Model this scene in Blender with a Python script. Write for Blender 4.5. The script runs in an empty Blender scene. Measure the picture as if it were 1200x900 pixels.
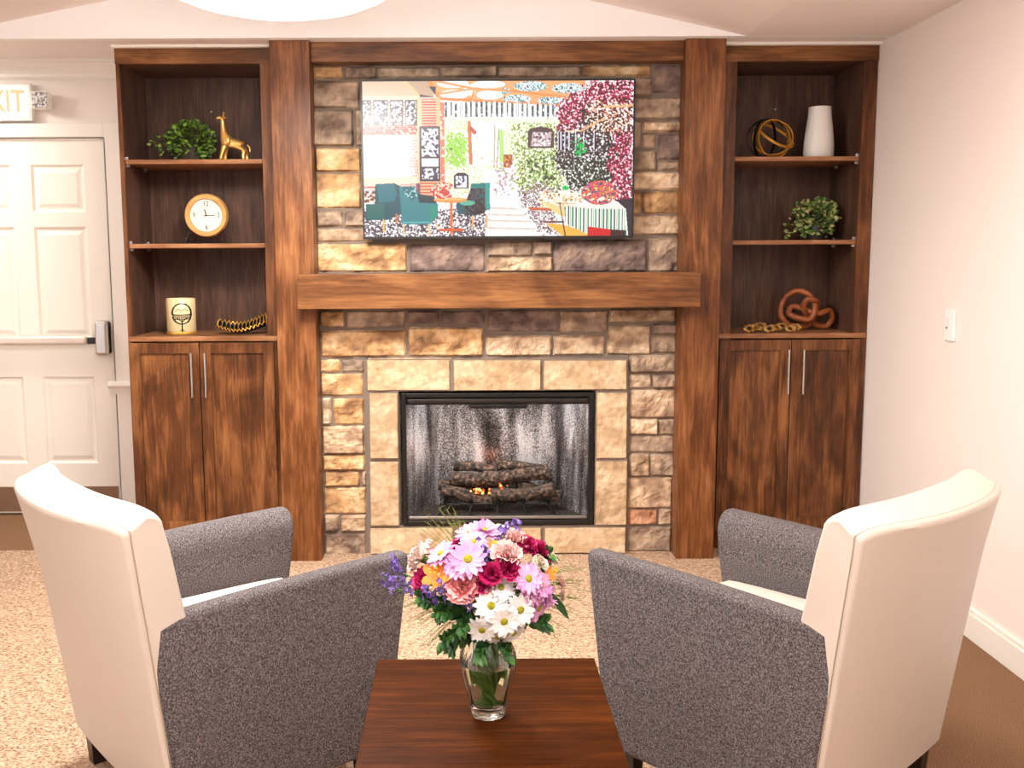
import bpy, bmesh, math, random
import numpy as np
from mathutils import Vector, Matrix, noise
random.seed(7)
PI = math.pi
sc = bpy.context.scene
COL = sc.collection

# ------------------------------------------------------------------ helpers
def link_mesh(name, me, mat=None, parent=None, loc=None, rotz=0.0):
    o = bpy.data.objects.new(name, me)
    COL.objects.link(o)
    if mat is not None:
        for m in (mat if isinstance(mat, (list, tuple)) else [mat]):
            me.materials.append(m)
    if parent is not None:
        o.parent = parent
    if loc is not None:
        o.location = loc
    if rotz:
        o.rotation_euler = (0, 0, rotz)
    return o

def obj(name, bm, mat=None, parent=None, loc=None, rotz=0.0, smooth=False, bevel=0, segs=2, sharp=None):
    bmesh.ops.recalc_face_normals(bm, faces=bm.faces)
    me = bpy.data.meshes.new(name)
    if smooth:
        for f in bm.faces: f.smooth = True
    bm.to_mesh(me); bm.free()
    o = link_mesh(name, me, mat, parent, loc, rotz)
    if sharp is not None and smooth:
        me.set_sharp_from_angle(angle=math.radians(sharp))
    if bevel:
        md = o.modifiers.new('bevel', 'BEVEL'); md.width = bevel; md.segments = segs
        md.limit_method = 'ANGLE'; md.angle_limit = math.radians(35)
        if smooth is False:
            for p in me.polygons: p.use_smooth = True
            md.harden_normals = True
    return o

def pydata(name, vs, fs, mat=None, parent=None, loc=None, smooth=True):
    me = bpy.data.meshes.new(name)
    me.from_pydata([tuple(v) for v in vs], [], fs); me.update()
    bm = bmesh.new(); bm.from_mesh(me); bpy.data.meshes.remove(me)
    return obj(name, bm, mat, parent, loc, smooth=smooth)

def empty(name, label, cat, loc=(0, 0, 0), rotz=0.0, group=None):
    o = bpy.data.objects.new(name, None); COL.objects.link(o)
    o.empty_display_size = .05
    o.location = loc; o.rotation_euler = (0, 0, rotz)
    o['label'] = label; o['category'] = cat
    if group: o['group'] = group
    return o

def tag(o, label=None, cat=None, group=None, kind=None):
    if label: o['label'] = label
    if cat: o['category'] = cat
    if group: o['group'] = group
    if kind: o['kind'] = kind
    return o

def box(bm, x0, y0, z0, x1, y1, z1):
    v = [bm.verts.new(p) for p in ((x0,y0,z0),(x1,y0,z0),(x1,y1,z0),(x0,y1,z0),(x0,y0,z1),(x1,y0,z1),(x1,y1,z1),(x0,y1,z1))]
    for f in ((0,3,2,1),(4,5,6,7),(0,1,5,4),(1,2,6,5),(2,3,7,6),(3,0,4,7)):
        bm.faces.new([v[i] for i in f])
    return v

def bx(*a):
    bm = bmesh.new(); box(bm, *a); return bm

def frame_tangents(pts):
    T = []
    n = len(pts)
    for i in range(n):
        a = pts[max(0, i-1)]; b = pts[min(n-1, i+1)]
        T.append((b-a).normalized())
    return T

def tube(bm, pts, r, seg=8, closed=False, caps=True, squash=None):
    pts = [Vector(p) for p in pts]; n = len(pts)
    if closed:
        T = [(pts[(i+1) % n]-pts[i-1]).normalized() for i in range(n)]
    else:
        T = frame_tangents(pts)
    up = Vector((0, 0, 1)) if abs(T[0].z) < .9 else Vector((1, 0, 0))
    N = (up - T[0]*up.dot(T[0])).normalized()
    rings = []
    for i in range(n):
        N = (N - T[i]*N.dot(T[i])).normalized(); B = T[i].cross(N)
        rr = r[i] if isinstance(r, (list, tuple)) else r
        ring = []
        for k in range(seg):
            a = 2*PI*k/seg
            ring.append(bm.verts.new(pts[i] + N*math.cos(a)*rr + B*math.sin(a)*rr*(squash or 1)))
        rings.append(ring)
    m = n if closed else n-1
    for i in range(m):
        A, Bq = rings[i], rings[(i+1) % n]
        off = 0
        if closed and i == n-1:
            best = 1e9
            for s in range(seg):
                d = (A[0].co-Bq[s].co).length
                if d < best: best, off = d, s
        for k in range(seg):
            bm.faces.new((A[k], A[(k+1) % seg], Bq[(k+1+off) % seg], Bq[(k+off) % seg]))
    if caps and not closed:
        bm.faces.new(rings[0][::-1]); bm.faces.new(rings[-1])

def lathe(bm, prof, seg=32, c=(0, 0, 0), cap0=True, cap1=True, axis='z'):
    rings = []
    for r, z in prof:
        ring = []
        for k in range(seg):
            a = 2*PI*k/seg
            if axis == 'z': p = (c[0]+r*math.cos(a), c[1]+r*math.sin(a), c[2]+z)
            elif axis == 'y': p = (c[0]+r*math.cos(a), c[1]+z, c[2]+r*math.sin(a))
            else: p = (c[0]+z, c[1]+r*math.cos(a), c[2]+r*math.sin(a))
            ring.append(bm.verts.new(p))
        rings.append(ring)
    for a, b in zip(rings, rings[1:]):
        for k in range(seg):
            bm.faces.new((a[k], a[(k+1) % seg], b[(k+1) % seg], b[k]))
    if cap0: bm.faces.new(rings[0][::-1])
    if cap1: bm.faces.new(rings[-1])

def spline(P, n=8):
    P = [Vector(p) for p in P]; out = []
    for i in range(len(P)-1):
        p0 = P[max(i-1, 0)]; p1 = P[i]; p2 = P[i+1]; p3 = P[min(i+2, len(P)-1)]
        for k in range(n):
            t = k/n
            out.append(.5*((2*p1)+(p2-p0)*t+(2*p0-5*p1+4*p2-p3)*t*t+(3*p1-p0-3*p2+p3)*t**3))
    out.append(P[-1]); return out

# ------------------------------------------------------------------ materials
def s2l(c):
    return tuple(((v/255)/12.92 if v/255 <= .04045 else (((v/255)+.055)/1.055)**2.4) for v in c) + (1,)

def newmat(name):
    m = bpy.data.materials.new(name); m.use_nodes = True
    nt = m.node_tree; b = nt.nodes['Principled BSDF']
    return m, nt, b

def plain(name, c, rough=.5, metal=0, spec=None, noise_s=0, noise_a=.0, bump=0, bump_s=200, coat=0, sheen=0):
    m, nt, b = newmat(name); L = nt.links
    b.inputs['Base Color'].default_value = s2l(c)
    b.inputs['Roughness'].default_value = rough; b.inputs['Metallic'].default_value = metal
    if spec is not None: b.inputs['Specular IOR Level'].default_value = spec
    if coat: b.inputs['Coat Weight'].default_value = coat; b.inputs['Coat Roughness'].default_value = .15
    if sheen: b.inputs['Sheen Weight'].default_value = sheen
    tc = nt.nodes.new('ShaderNodeTexCoord')
    if noise_a:
        n = nt.nodes.new('ShaderNodeTexNoise'); n.inputs['Scale'].default_value = noise_s; n.inputs['Detail'].default_value = 4
        L.new(tc.outputs['Object'], n.inputs['Vector'])
        r = nt.nodes.new('ShaderNodeValToRGB')
        lo = tuple(x*(1-noise_a) for x in s2l(c)[:3])+(1,); hi = tuple(min(1, x*(1+noise_a)) for x in s2l(c)[:3])+(1,)
        r.color_ramp.elements[0].position = .3; r.color_ramp.elements[1].position = .7
        r.color_ramp.elements[0].color = lo; r.color_ramp.elements[1].color = hi
        L.new(n.outputs['Fac'], r.inputs['Fac']); L.new(r.outputs['Color'], b.inputs['Base Color'])
    if bump:
        n2 = nt.nodes.new('ShaderNodeTexNoise'); n2.inputs['Scale'].default_value = bump_s; n2.inputs['Detail'].default_value = 3
        L.new(tc.outputs['Object'], n2.inputs['Vector'])
        bp = nt.nodes.new('ShaderNodeBump'); bp.inputs['Strength'].default_value = bump; bp.inputs['Distance'].default_value = .003
        L.new(n2.outputs['Fac'], bp.inputs['Height']); L.new(bp.outputs['Normal'], b.inputs['Normal'])
    return m

def wood(name, dark, mid, light, axis='z', rough=.38, blotch=1.0, fine=1.0):
    """stained timber: long grain along `axis`, broad stain blotches"""
    m, nt, b = newmat(name); L = nt.links
    tc = nt.nodes.new('ShaderNodeTexCoord'); oi = nt.nodes.new('ShaderNodeObjectInfo')
    add = nt.nodes.new('ShaderNodeVectorMath'); add.operation = 'ADD'
    mul = nt.nodes.new('ShaderNodeVectorMath'); mul.operation = 'SCALE'; mul.inputs['Scale'].default_value = 7.3
    cmb = nt.nodes.new('ShaderNodeCombineXYZ')
    for i in range(3): L.new(oi.outputs['Random'], cmb.inputs[i])
    L.new(cmb.outputs[0], mul.inputs[0]); L.new(tc.outputs['Object'], add.inputs[0]); L.new(mul.outputs[0], add.inputs[1])
    def stretched(a, s, scale, detail, dist=0.0):
        mp = nt.nodes.new('ShaderNodeMapping')
        v = [s, s, s]; v['xyz'.index(axis)] = a
        mp.inputs['Scale'].default_value = v
        L.new(add.outputs[0], mp.inputs['Vector'])
        n = nt.nodes.new('ShaderNodeTexNoise'); n.inputs['Scale'].default_value = scale; n.inputs['Detail'].default_value = detail
        n.inputs['Distortion'].default_value = dist; n.inputs['Roughness'].default_value = .6
        L.new(mp.outputs[0], n.inputs['Vector']); return n.outputs['Fac']
    g1 = stretched(.12, 1.0, 26, 5, .6)
    g2 = stretched(.05, 1.0, 120, 3)
    g3 = stretched(.5, 1.0, 4.5, 3, .8)
    def math2(op, x, y):
        n = nt.nodes.new('ShaderNodeMath'); n.operation = op
        for i, q in enumerate((x, y)):
            if isinstance(q, (int, float)): n.inputs[i].default_value = q
            else: L.new(q, n.inputs[i])
        return n.outputs[0]
    s = math2('ADD', math2('MULTIPLY', g1, .40), math2('ADD', math2('MULTIPLY', g2, .22*fine), math2('MULTIPLY', g3, .38*blotch)))
    s = math2('SUBTRACT', s, .19*(blotch-1)+.11*(fine-1))
    r = nt.nodes.new('ShaderNodeValToRGB'); e = r.color_ramp.elements
    e[0].position = .36; e[0].color = s2l(dark); e[1].position = .62; e[1].color = s2l(light)
    k = e.new(.49); k.color = s2l(mid)
    L.new(s, r.inputs['Fac']); L.new(r.outputs['Color'], b.inputs['Base Color'])
    b.inputs['Roughness'].default_value = rough; b.inputs['Specular IOR Level'].default_value = .3
    bp = nt.nodes.new('ShaderNodeBump'); bp.inputs['Strength'].default_value = .12; bp.inputs['Distance'].default_value = .002
    L.new(g2, bp.inputs['Height']); L.new(bp.outputs['Normal'], b.inputs['Normal'])
    return m

def emit(name, c, s):
    m, nt, b = newmat(name)
    b.inputs['Base Color'].default_value = (0, 0, 0, 1)
    b.inputs['Emission Color'].default_value = s2l(c); b.inputs['Emission Strength'].default_value = s
    return m

def speckle(name, cols, scale, bump=.6, rough=.95, vscale=None):
    m, nt, b = newmat(name); L = nt.links
    tc = nt.nodes.new('ShaderNodeTexCoord')
    mp = nt.nodes.new('ShaderNodeMapping'); mp.inputs['Scale'].default_value = vscale or (1, 1, 1)
    L.new(tc.outputs['Object'], mp.inputs['Vector'])
    n = nt.nodes.new('ShaderNodeTexNoise'); n.inputs['Scale'].default_value = scale; n.inputs['Detail'].default_value = 3
    n.inputs['Roughness'].default_value = .65
    L.new(mp.outputs[0], n.inputs['Vector'])
    r = nt.nodes.new('ShaderNodeValToRGB'); e = r.color_ramp.elements
    e[0].position = cols[0][0]; e[0].color = s2l(cols[0][1]); e[1].position = cols[-1][0]; e[1].color = s2l(cols[-1][1])
    for p, c in cols[1:-1]:
        k = e.new(p); k.color = s2l(c)
    L.new(n.outputs['Fac'], r.inputs['Fac']); L.new(r.outputs['Color'], b.inputs['Base Color'])
    b.inputs['Roughness'].default_value = rough; b.inputs['Specular IOR Level'].default_value = .15
    bp = nt.nodes.new('ShaderNodeBump'); bp.inputs['Strength'].default_value = bump; bp.inputs['Distance'].default_value = .006
    L.new(n.outputs['Fac'], bp.inputs['Height']); L.new(bp.outputs['Normal'], b.inputs['Normal'])
    return m

def glass(name, c=(255, 255, 255), rough=0.0, ior=1.45):
    m, nt, b = newmat(name)
    b.inputs['Base Color'].default_value = s2l(c); b.inputs['Transmission Weight'].default_value = 1
    b.inputs['Roughness'].default_value = rough; b.inputs['IOR'].default_value = ior
    return m

def attrmat(name, rough=.9, bump=.5, bscale=90, gain=None):
    m, nt, b = newmat(name); L = nt.links
    a = nt.nodes.new('ShaderNodeAttribute'); a.attribute_name = 'tone'
    L.new(a.outputs['Color'], b.inputs['Base Color'])
    b.inputs['Roughness'].default_value = rough; b.inputs['Specular IOR Level'].default_value = .2
    tc = nt.nodes.new('ShaderNodeTexCoord'); n = nt.nodes.new('ShaderNodeTexNoise')
    n.inputs['Scale'].default_value = bscale; n.inputs['Detail'].default_value = 4
    L.new(tc.outputs['Object'], n.inputs['Vector'])
    bp = nt.nodes.new('ShaderNodeBump'); bp.inputs['Strength'].default_value = bump; bp.inputs['Distance'].default_value = .004
    L.new(n.outputs['Fac'], bp.inputs['Height']); L.new(bp.outputs['Normal'], b.inputs['Normal'])
    return m

M = {}
M['wall'] = plain('warm white wall paint', (240, 230, 224), .75, spec=.2, bump=.08, bump_s=300)
M['gable'] = plain('white wall paint', (248, 246, 246), .75, spec=.2)
M['ceil'] = plain('cream ceiling paint', (242, 232, 228), .85, spec=.1)
M['trim'] = plain('white trim paint', (243, 238, 230), .4)
M['door'] = plain('white door paint', (246, 240, 230), .42)
M['brown_carpet'] = speckle('brown carpet', [(.36, (92, 64, 44)), (.5, (134, 100, 74)), (.64, (170, 134, 104))], 300)
M['beige_carpet'] = speckle('beige carpet', [(.34, (100, 74, 54)), (.43, (152, 122, 96)), (.5, (184, 154, 128)), (.64, (212, 184, 158))], 105, bump=.5, vscale=(1, 1.5, 1))
M['case'] = wood('cabinet wood', (48, 26, 14), (90, 52, 28), (132, 84, 50), 'z')
M['case_in'] = wood('cabinet interior wood', (54, 36, 27), (84, 58, 46), (114, 83, 66), 'z', rough=.42, fine=1.2, blotch=.8)
M['shelf'] = wood('shelf wood', (104, 66, 40), (146, 98, 64), (178, 130, 90), 'x')
M['post'] = wood('column wood', (58, 31, 13), (106, 62, 30), (154, 102, 62), 'z', blotch=.8)
M['mantel'] = wood('mantel wood', (60, 34, 15), (110, 68, 36), (150, 102, 60), 'x')
M['door_wood'] = wood('cabinet door wood', (46, 25, 10), (92, 53, 26), (144, 94, 54), 'z', blotch=1.15)
M['table'] = wood('dark table wood', (36, 15, 2), (62, 28, 5), (86, 44, 12), 'x', rough=.42, blotch=.5, fine=1.6)
M['table'].node_tree.nodes['Principled BSDF'].inputs['Specular IOR Level'].default_value = .04
M['stone'] = attrmat('stone veneer', bump=.9, bscale=70)
M['lime'] = attrmat('limestone block', bump=1.0, bscale=120)
M['mortar'] = plain('grey mortar', (126, 112, 100), .95, bump=.4, bump_s=120)
M['black'] = plain('black metal', (14, 13, 13), .35)
M['blackwire'] = plain('black wire', (18, 16, 15), .4)
M['chrome'] = plain('satin nickel', (205, 202, 198), .25, metal=1)
M['pin'] = plain('shelf pin steel', (200, 200, 205), .3, metal=.8)
M['vinyl'] = plain('cream vinyl', (206, 197, 185), .45, bump=.06, bump_s=60)
M['fabric'] = speckle('grey tweed', [(.36, (48, 44, 47)), (.5, (88, 82, 83)), (.64, (134, 126, 124))], 300, bump=.25)
M['leg'] = plain('dark brown leg', (40, 22, 16), .35)
M['piping'] = plain('seam thread', (172, 156, 136), .6)
M['glass'] = glass('clear glass', (250, 255, 250))
M['water'] = glass('water', (245, 255, 240), ior=1.33)
M['gold'] = plain('gold', (240, 190, 108), .3, metal=.7)
M['dgold'] = plain('aged gold', (224, 168, 70), .35, metal=.6)
M['white_cer'] = plain('white ceramic', (240, 236, 230), .35, bump=.1, bump_s=40)

# ------------------------------------------------------------------ room shell
def struct(name, bm, mat, **k):
    return tag(obj(name, bm, mat, **k), kind='structure')

CZ = 2.448           # flat ceiling height
AX, EL, ER, SL = -.627, -2.59, 1.120, .221   # vault ridge x, eaves, slope
RZ = CZ + (ER-AX)*SL
YB, YF = -.05, -7.6
struct('floor', bx(-5.2, YF, -.08, 2.0, 1.2, 0), M['brown_carpet'])
# gable wall over the fireplace bay (front face at y = YB), its lower edge is the soffit line
bm = bmesh.new()
P = [(-5.0, CZ), (EL, CZ), (AX, RZ), (ER, CZ), (1.79, CZ), (1.79, RZ+.25), (-5.0, RZ+.25)]
# lower band is the header; build as prism of outline header->ridge region
poly = [(-5.0, CZ), (1.79, CZ), (1.79, CZ+.10), (ER, CZ+.10), (AX, RZ+.12), (EL, CZ+.10), (-5.0, CZ+.10)]
a = [bm.verts.new((x, YB, z)) for x, z in poly]; b = [bm.verts.new((x, .0, z)) for x, z in poly]
bm.faces.new(a); bm.faces.new(b[::-1])
for i in range(len(poly)):
    j = (i+1) % len(poly); bm.faces.new((a[i], b[i], b[j], a[j]))
struct('wall_gable', bm, M['gable'])
# ceiling: vault slopes, flat side strips, alcove lid
bm = bmesh.new()
def slab(pts, t=.06):
    a = [bm.verts.new(p) for p in pts]; b = [bm.verts.new((p[0], p[1], p[2]+t)) for p in pts]
    bm.faces.new(a); bm.faces.new(b[::-1])
    for i in range(len(pts)):
        j = (i+1) % len(pts); bm.faces.new((a[i], b[i], b[j], a[j]))
slab([(EL, YB, CZ), (AX, YB, RZ), (AX, YF, RZ), (EL, YF, CZ)])
slab([(AX, YB, RZ), (ER, YB, CZ), (ER, YF, CZ), (AX, YF, RZ)])
slab([(ER, YB, CZ), (1.79, YB, CZ), (1.79, YF, CZ), (ER, YF, CZ)])
slab([(-5.0, YB, CZ), (EL, YB, CZ), (EL, YF, CZ), (-5.0, YF, CZ)])
struct('ceiling', bm, M['ceil'])
struct('ceiling', bx(-5.0, 0, 2.53, -1.79, 1.02, 2.59), M['ceil'])
struct('ceiling', bx(-1.79, 0, CZ, 1.79, .6, CZ+.06), M['ceil'])
struct('wall_right', bx(1.79, YF, 0, 1.91, .62, 2.75), M['wall'])
struct('wall_rear', bx(-5.0, YF-.1, 0, 1.79, YF, 2.95), M['wall'])
struct('wall_left', bx(-5.12, YF, 0, -5.0, 1.02, 2.75), M['wall'])
bm = bmesh.new()
for r in ((-5.0, .95, 0, -3.42, 1.05, 2.60), (-2.135, .95, 0, -1.5, 1.05, 2.60), (-3.42, .95, 2.125, -2.135, 1.05, 2.60)):
    box(bm, *r)
struct('wall_back', bm, M['wall'])
struct('wall_inner', bx(-1.79, .53, 0, 1.79, .60, 2.45), M['wall'])
struct('wall_side', bx(-1.79, .60, 0, -1.70, .95, 2.60), M['wall'])
# baseboards
def baseboard(name, x0, y0, x1, y1, h=.118):
    bm = bmesh.new(); box(bm, x0, y0, 0, x1, y1, h-.018)
    if abs(x1-x0) < abs(y1-y0):
        box(bm, x0+.006, y0, h-.018, x1, y1, h)
    else:
        box(bm, x0, y0+.006, h-.018, x1, y1, h)
    struct(name, bm, M['trim'], bevel=.003)
baseboard('baseboard_right', 1.772, YF, 1.79, .118)
baseboard('baseboard_back', -5.0, .932, -3.52, .95)
# crown moulding in the alcove, stepped cove profile swept along x
bm = bmesh.new()
prof = [(.95, 2.435), (.94, 2.435), (.932, 2.443), (.926, 2.447), (.925, 2.46), (.91, 2.475), (.885, 2.495), (.872, 2.512), (.86, 2.514), (.858, 2.53), (.95, 2.53)]
A = [bm.verts.new((-5.0, y, z)) for y, z in prof]; B = [bm.verts.new((-1.79, y, z)) for y, z in prof]
for i in range(len(prof)):
    j = (i+1) % len(prof); bm.faces.new((A[i], A[j], B[j], B[i]))
bm.faces.new(A[::-1]); bm.faces.new(B)
struct('trim_1', bm, M['trim'])
# chair rail between door casing and bookcase
bm = bmesh.new()
prof = [(.95, .70), (.933, .70), (.93, .712), (.922, .735), (.908, .742), (.900, .755), (.906, .768), (.92, .776), (.95, .778)]
A = [bm.verts.new((-2.165, y-.012, z)) for y, z in prof]; B = [bm.verts.new((-1.79, y-.012, z)) for y, z in prof]
for i in range(len(prof)):
    j = (i+1) % len(prof); bm.faces.new((A[i], A[j], B[j], B[i]))
bm.faces.new(A[::-1]); bm.faces.new(B)
struct('trim_2', bm, M['trim'])
# short return of the rail seen beside the bookcase
# door casing
bm = bmesh.new()
box(bm, -2.135, .925, 0, -2.045, .95, 2.20); box(bm, -3.51, .925, 0, -3.42, .95, 2.20)
box(bm, -3.42, .925, 2.125, -2.135, .95, 2.20)
box(bm, -2.135, .925, 0, -2.125, 1.02, 2.125)
struct('trim_3', bm, M['trim'], bevel=.003)
# small cove bead where the bookcases meet the ceiling
struct('trim_4', bx(-1.79, .085, CZ-.012, -1.046, .12, CZ), M['trim'])
struct('trim_5', bx(1.046, .085, CZ-.012, 1.79, .12, CZ), M['trim'])

# beige carpet field
bm = bmesh.new(); box(bm, -5.0, YF, 0, 1.13, .21, .005)
tag(obj('carpet', bm, M['beige_carpet']), 'beige speckled loop carpet covering the floor in front of the fireplace', 'carpet')

# ------------------------------------------------------------------ exit door
door = empty('door_1', '', '', (0, 0, 0)); del door['label']; del door['category']; door['kind'] = 'structure'
DX0, DX1 = -3.06, -2.145
bm = bmesh.new()
cols = [(-2.955, -2.665), (-2.555, -2.262)]; rows = [(.30, .80), (1.02, 1.64), (1.72, 1.98)]
xs = sorted({DX0, DX1, *[c for q in cols for c in q]}); zs = sorted({.012, 2.12, *[c for q in rows for c in q]})
FY = .955
for i in range(len(xs)-1):
    for k in range(len(zs)-1):
        x0, x1, z0, z1 = xs[i], xs[i+1], zs[k], zs[k+1]
        if (x0, x1) in cols and (z0, z1) in rows:
            R = [(0, 0), (.012, .012), (.024, .012), (.045, .004)]
            prev = [bm.verts.new(p) for p in ((x0, FY, z0), (x1, FY, z0), (x1, FY, z1), (x0, FY, z1))]
            for ins, dp in R[1:]:
                cur = [bm.verts.new(p) for p in ((x0+ins, FY+dp, z0+ins), (x1-ins, FY+dp, z0+ins), (x1-ins, FY+dp, z1-ins), (x0+ins, FY+dp, z1-ins))]
                for q in range(4): bm.faces.new((prev[q], prev[(q+1) % 4], cur[(q+1) % 4], cur[q]))
                prev = cur
            bm.faces.new(prev)
        else:
            bm.faces.new([bm.verts.new(p) for p in ((x0, FY, z0), (x1, FY, z0), (x1, FY, z1), (x0, FY, z1))])
box(bm, DX0, FY+.014, .012, DX1, FY+.04, 2.12)
bmesh.ops.remove_doubles(bm, verts=bm.verts, dist=1e-5)
obj('door_leaf', bm, M['door'], door)
bronze = plain('dull bronze kick plate', (150, 122, 100), .35, metal=.6)
obj('kick_plate', bx(DX0+.01, FY-.004, .02, DX1-.01, FY, .165), bronze, door)
bm = bmesh.new(); box(bm, -3.0, .885, .984, -2.27, .93, 1.036)
obj('push_bar', bm, plain('grey painted bar', (222, 210, 198), .35, metal=.2), door, bevel=.018, segs=4)
obj('push_bar_mount', bx(-2.27, .895, .99, -2.225, .935, 1.025), M['black'], door, bevel=.004)
bm = bmesh.new(); box(bm, -2.225, .88, .925, -2.15, .955, 1.12)
obj('push_bar_end_cap', bm, M['chrome'], door, bevel=.018, segs=4)
# a second leaf closes the double doorway to the left of the frame
bm = bmesh.new(); box(bm, -3.42, FY, .012, DX0-.006, FY+.04, 2.12)
obj('side_leaf', bm, M['door'], door)

# ------------------------------------------------------------------ exit sign
def text_mesh(name, s, size, ext, mat, parent, loc, rot=(PI/2, 0, 0), sx=1.0):
    cu = bpy.data.curves.new(name, 'FONT'); cu.body = s; cu.size = size; cu.extrude = ext
    cu.align_x = 'CENTER'; cu.align_y = 'CENTER'; cu.resolution_u = 3
    t = bpy.data.objects.new(name, cu); COL.objects.link(t)
    bpy.context.view_layer.update()
    me = bpy.data.meshes.new_from_object(t.evaluated_get(bpy.context.evaluated_depsgraph_get()))
    bpy.data.objects.remove(t); me.materials.clear()
    o = link_mesh(name, me, mat, parent, loc); o.rotation_euler = rot; o.scale = (sx, 1, 1)
    return o
sign = empty('exit_sign', 'white lit exit sign with a lamp head, high on the wall above the door', 'sign', (-2.67, .95, 2.30))
sw = emit('sign housing glow', (255, 240, 215), .55)
sh = plain('white sign plastic', (250, 246, 238), .4)
obj('housing', bx(-.165, -.05, -.09, .165, 0, .108), sh, sign, bevel=.008)
obj('face_plate', bx(-.15, -.054, -.075, .15, -.05, .093), emit('lit sign face', (255, 250, 240), 1.0), sign)
text_mesh('letters', 'EXIT', .165, .002, emit('sign letters', (250, 214, 150), .95), sign, (0, -.0565, .008), sx=.78)
for s in (-1, 1):
    arm = obj('lamp_arm', bx(s*.163 if s > 0 else -.185, -.035, .0, .185 if s > 0 else -.163, -.015, .03), sh, sign)
    lm = newmat('faceted lamp lens')[0]
    nt = lm.node_tree; b = nt.nodes['Principled BSDF']
    vo = nt.nodes.new('ShaderNodeTexVoronoi'); vo.inputs['Scale'].default_value = 75
    tcn = nt.nodes.new('ShaderNodeTexCoord'); nt.links.new(tcn.outputs['Object'], vo.inputs['Vector'])
    rp = nt.nodes.new('ShaderNodeValToRGB'); rp.color_ramp.elements[0].color = s2l((240, 238, 236)); rp.color_ramp.elements[1].color = s2l((120, 116, 120))
    rp.color_ramp.elements[0].position = .2; rp.color_ramp.elements[1].position = .7
    nt.links.new(vo.outputs['Distance'], rp.inputs['Fac']); nt.links.new(rp.outputs['Color'], b.inputs['Base Color'])
    b.inputs['Roughness'].default_value = .2
    hd = obj('lamp_head', bx(-.046, -.03, -.046, .046, .03, .046), sh, sign, loc=(s*.225, -.06, .015), bevel=.008)
    obj('lens', bx(-.04, -.036, -.04, .04, -.029, .04), lm, hd, bevel=.004)

# ------------------------------------------------------------------ wall plate on the right wall
pl = empty('wall_plate', 'small white wall plate with a dark dot, on the plain wall right of the bookcase', 'switch', (1.79, -.742, 1.185))
obj('plate', bx(-.014, -.037, -.062, 0, .037, .062), plain('plate plastic', (250, 248, 244), .35), pl, bevel=.004)
bm = bmesh.new(); lathe(bm, [(.0035, 0), (.0035, -.004)], 10, (-.014, 0.012, -.01), axis='x'); obj('sensor_dot', bm, M['black'], pl)
obj('rocker', bx(-.018, -.014, .0, -.014, .014, .035), plain('rocker plastic', (240, 236, 232), .3), pl, bevel=.002)

# ------------------------------------------------------------------ ceiling light
cl = empty('ceiling_light', 'large round glowing white bowl light hanging from the ceiling', 'ceiling light', (-.775, -1.28, 2.285))
bm = bmesh.new(); lathe(bm, [(.02, 0), (.12, .004), (.22, .016), (.31, .038), (.37, .064), (.405, .1), (.405, .115)], 64, cap1=True)
obj('diffuser', bm, emit('diffuser glow', (255, 249, 240), 11.0), cl, smooth=True, sharp=60)
bm = bmesh.new(); lathe(bm, [(.412, .105), (.418, .105), (.418, .135), (.1, .15)], 64, cap0=False, cap1=True); obj('pan', bm, M['trim'], cl)
bm = bmesh.new(); tube(bm, [(0, 0, .14), (0, 0, .55)], .012); lathe(bm, [(.07, .52), (.07, .56)], 24); obj('stem', bm, M['chrome'], cl)

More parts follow.
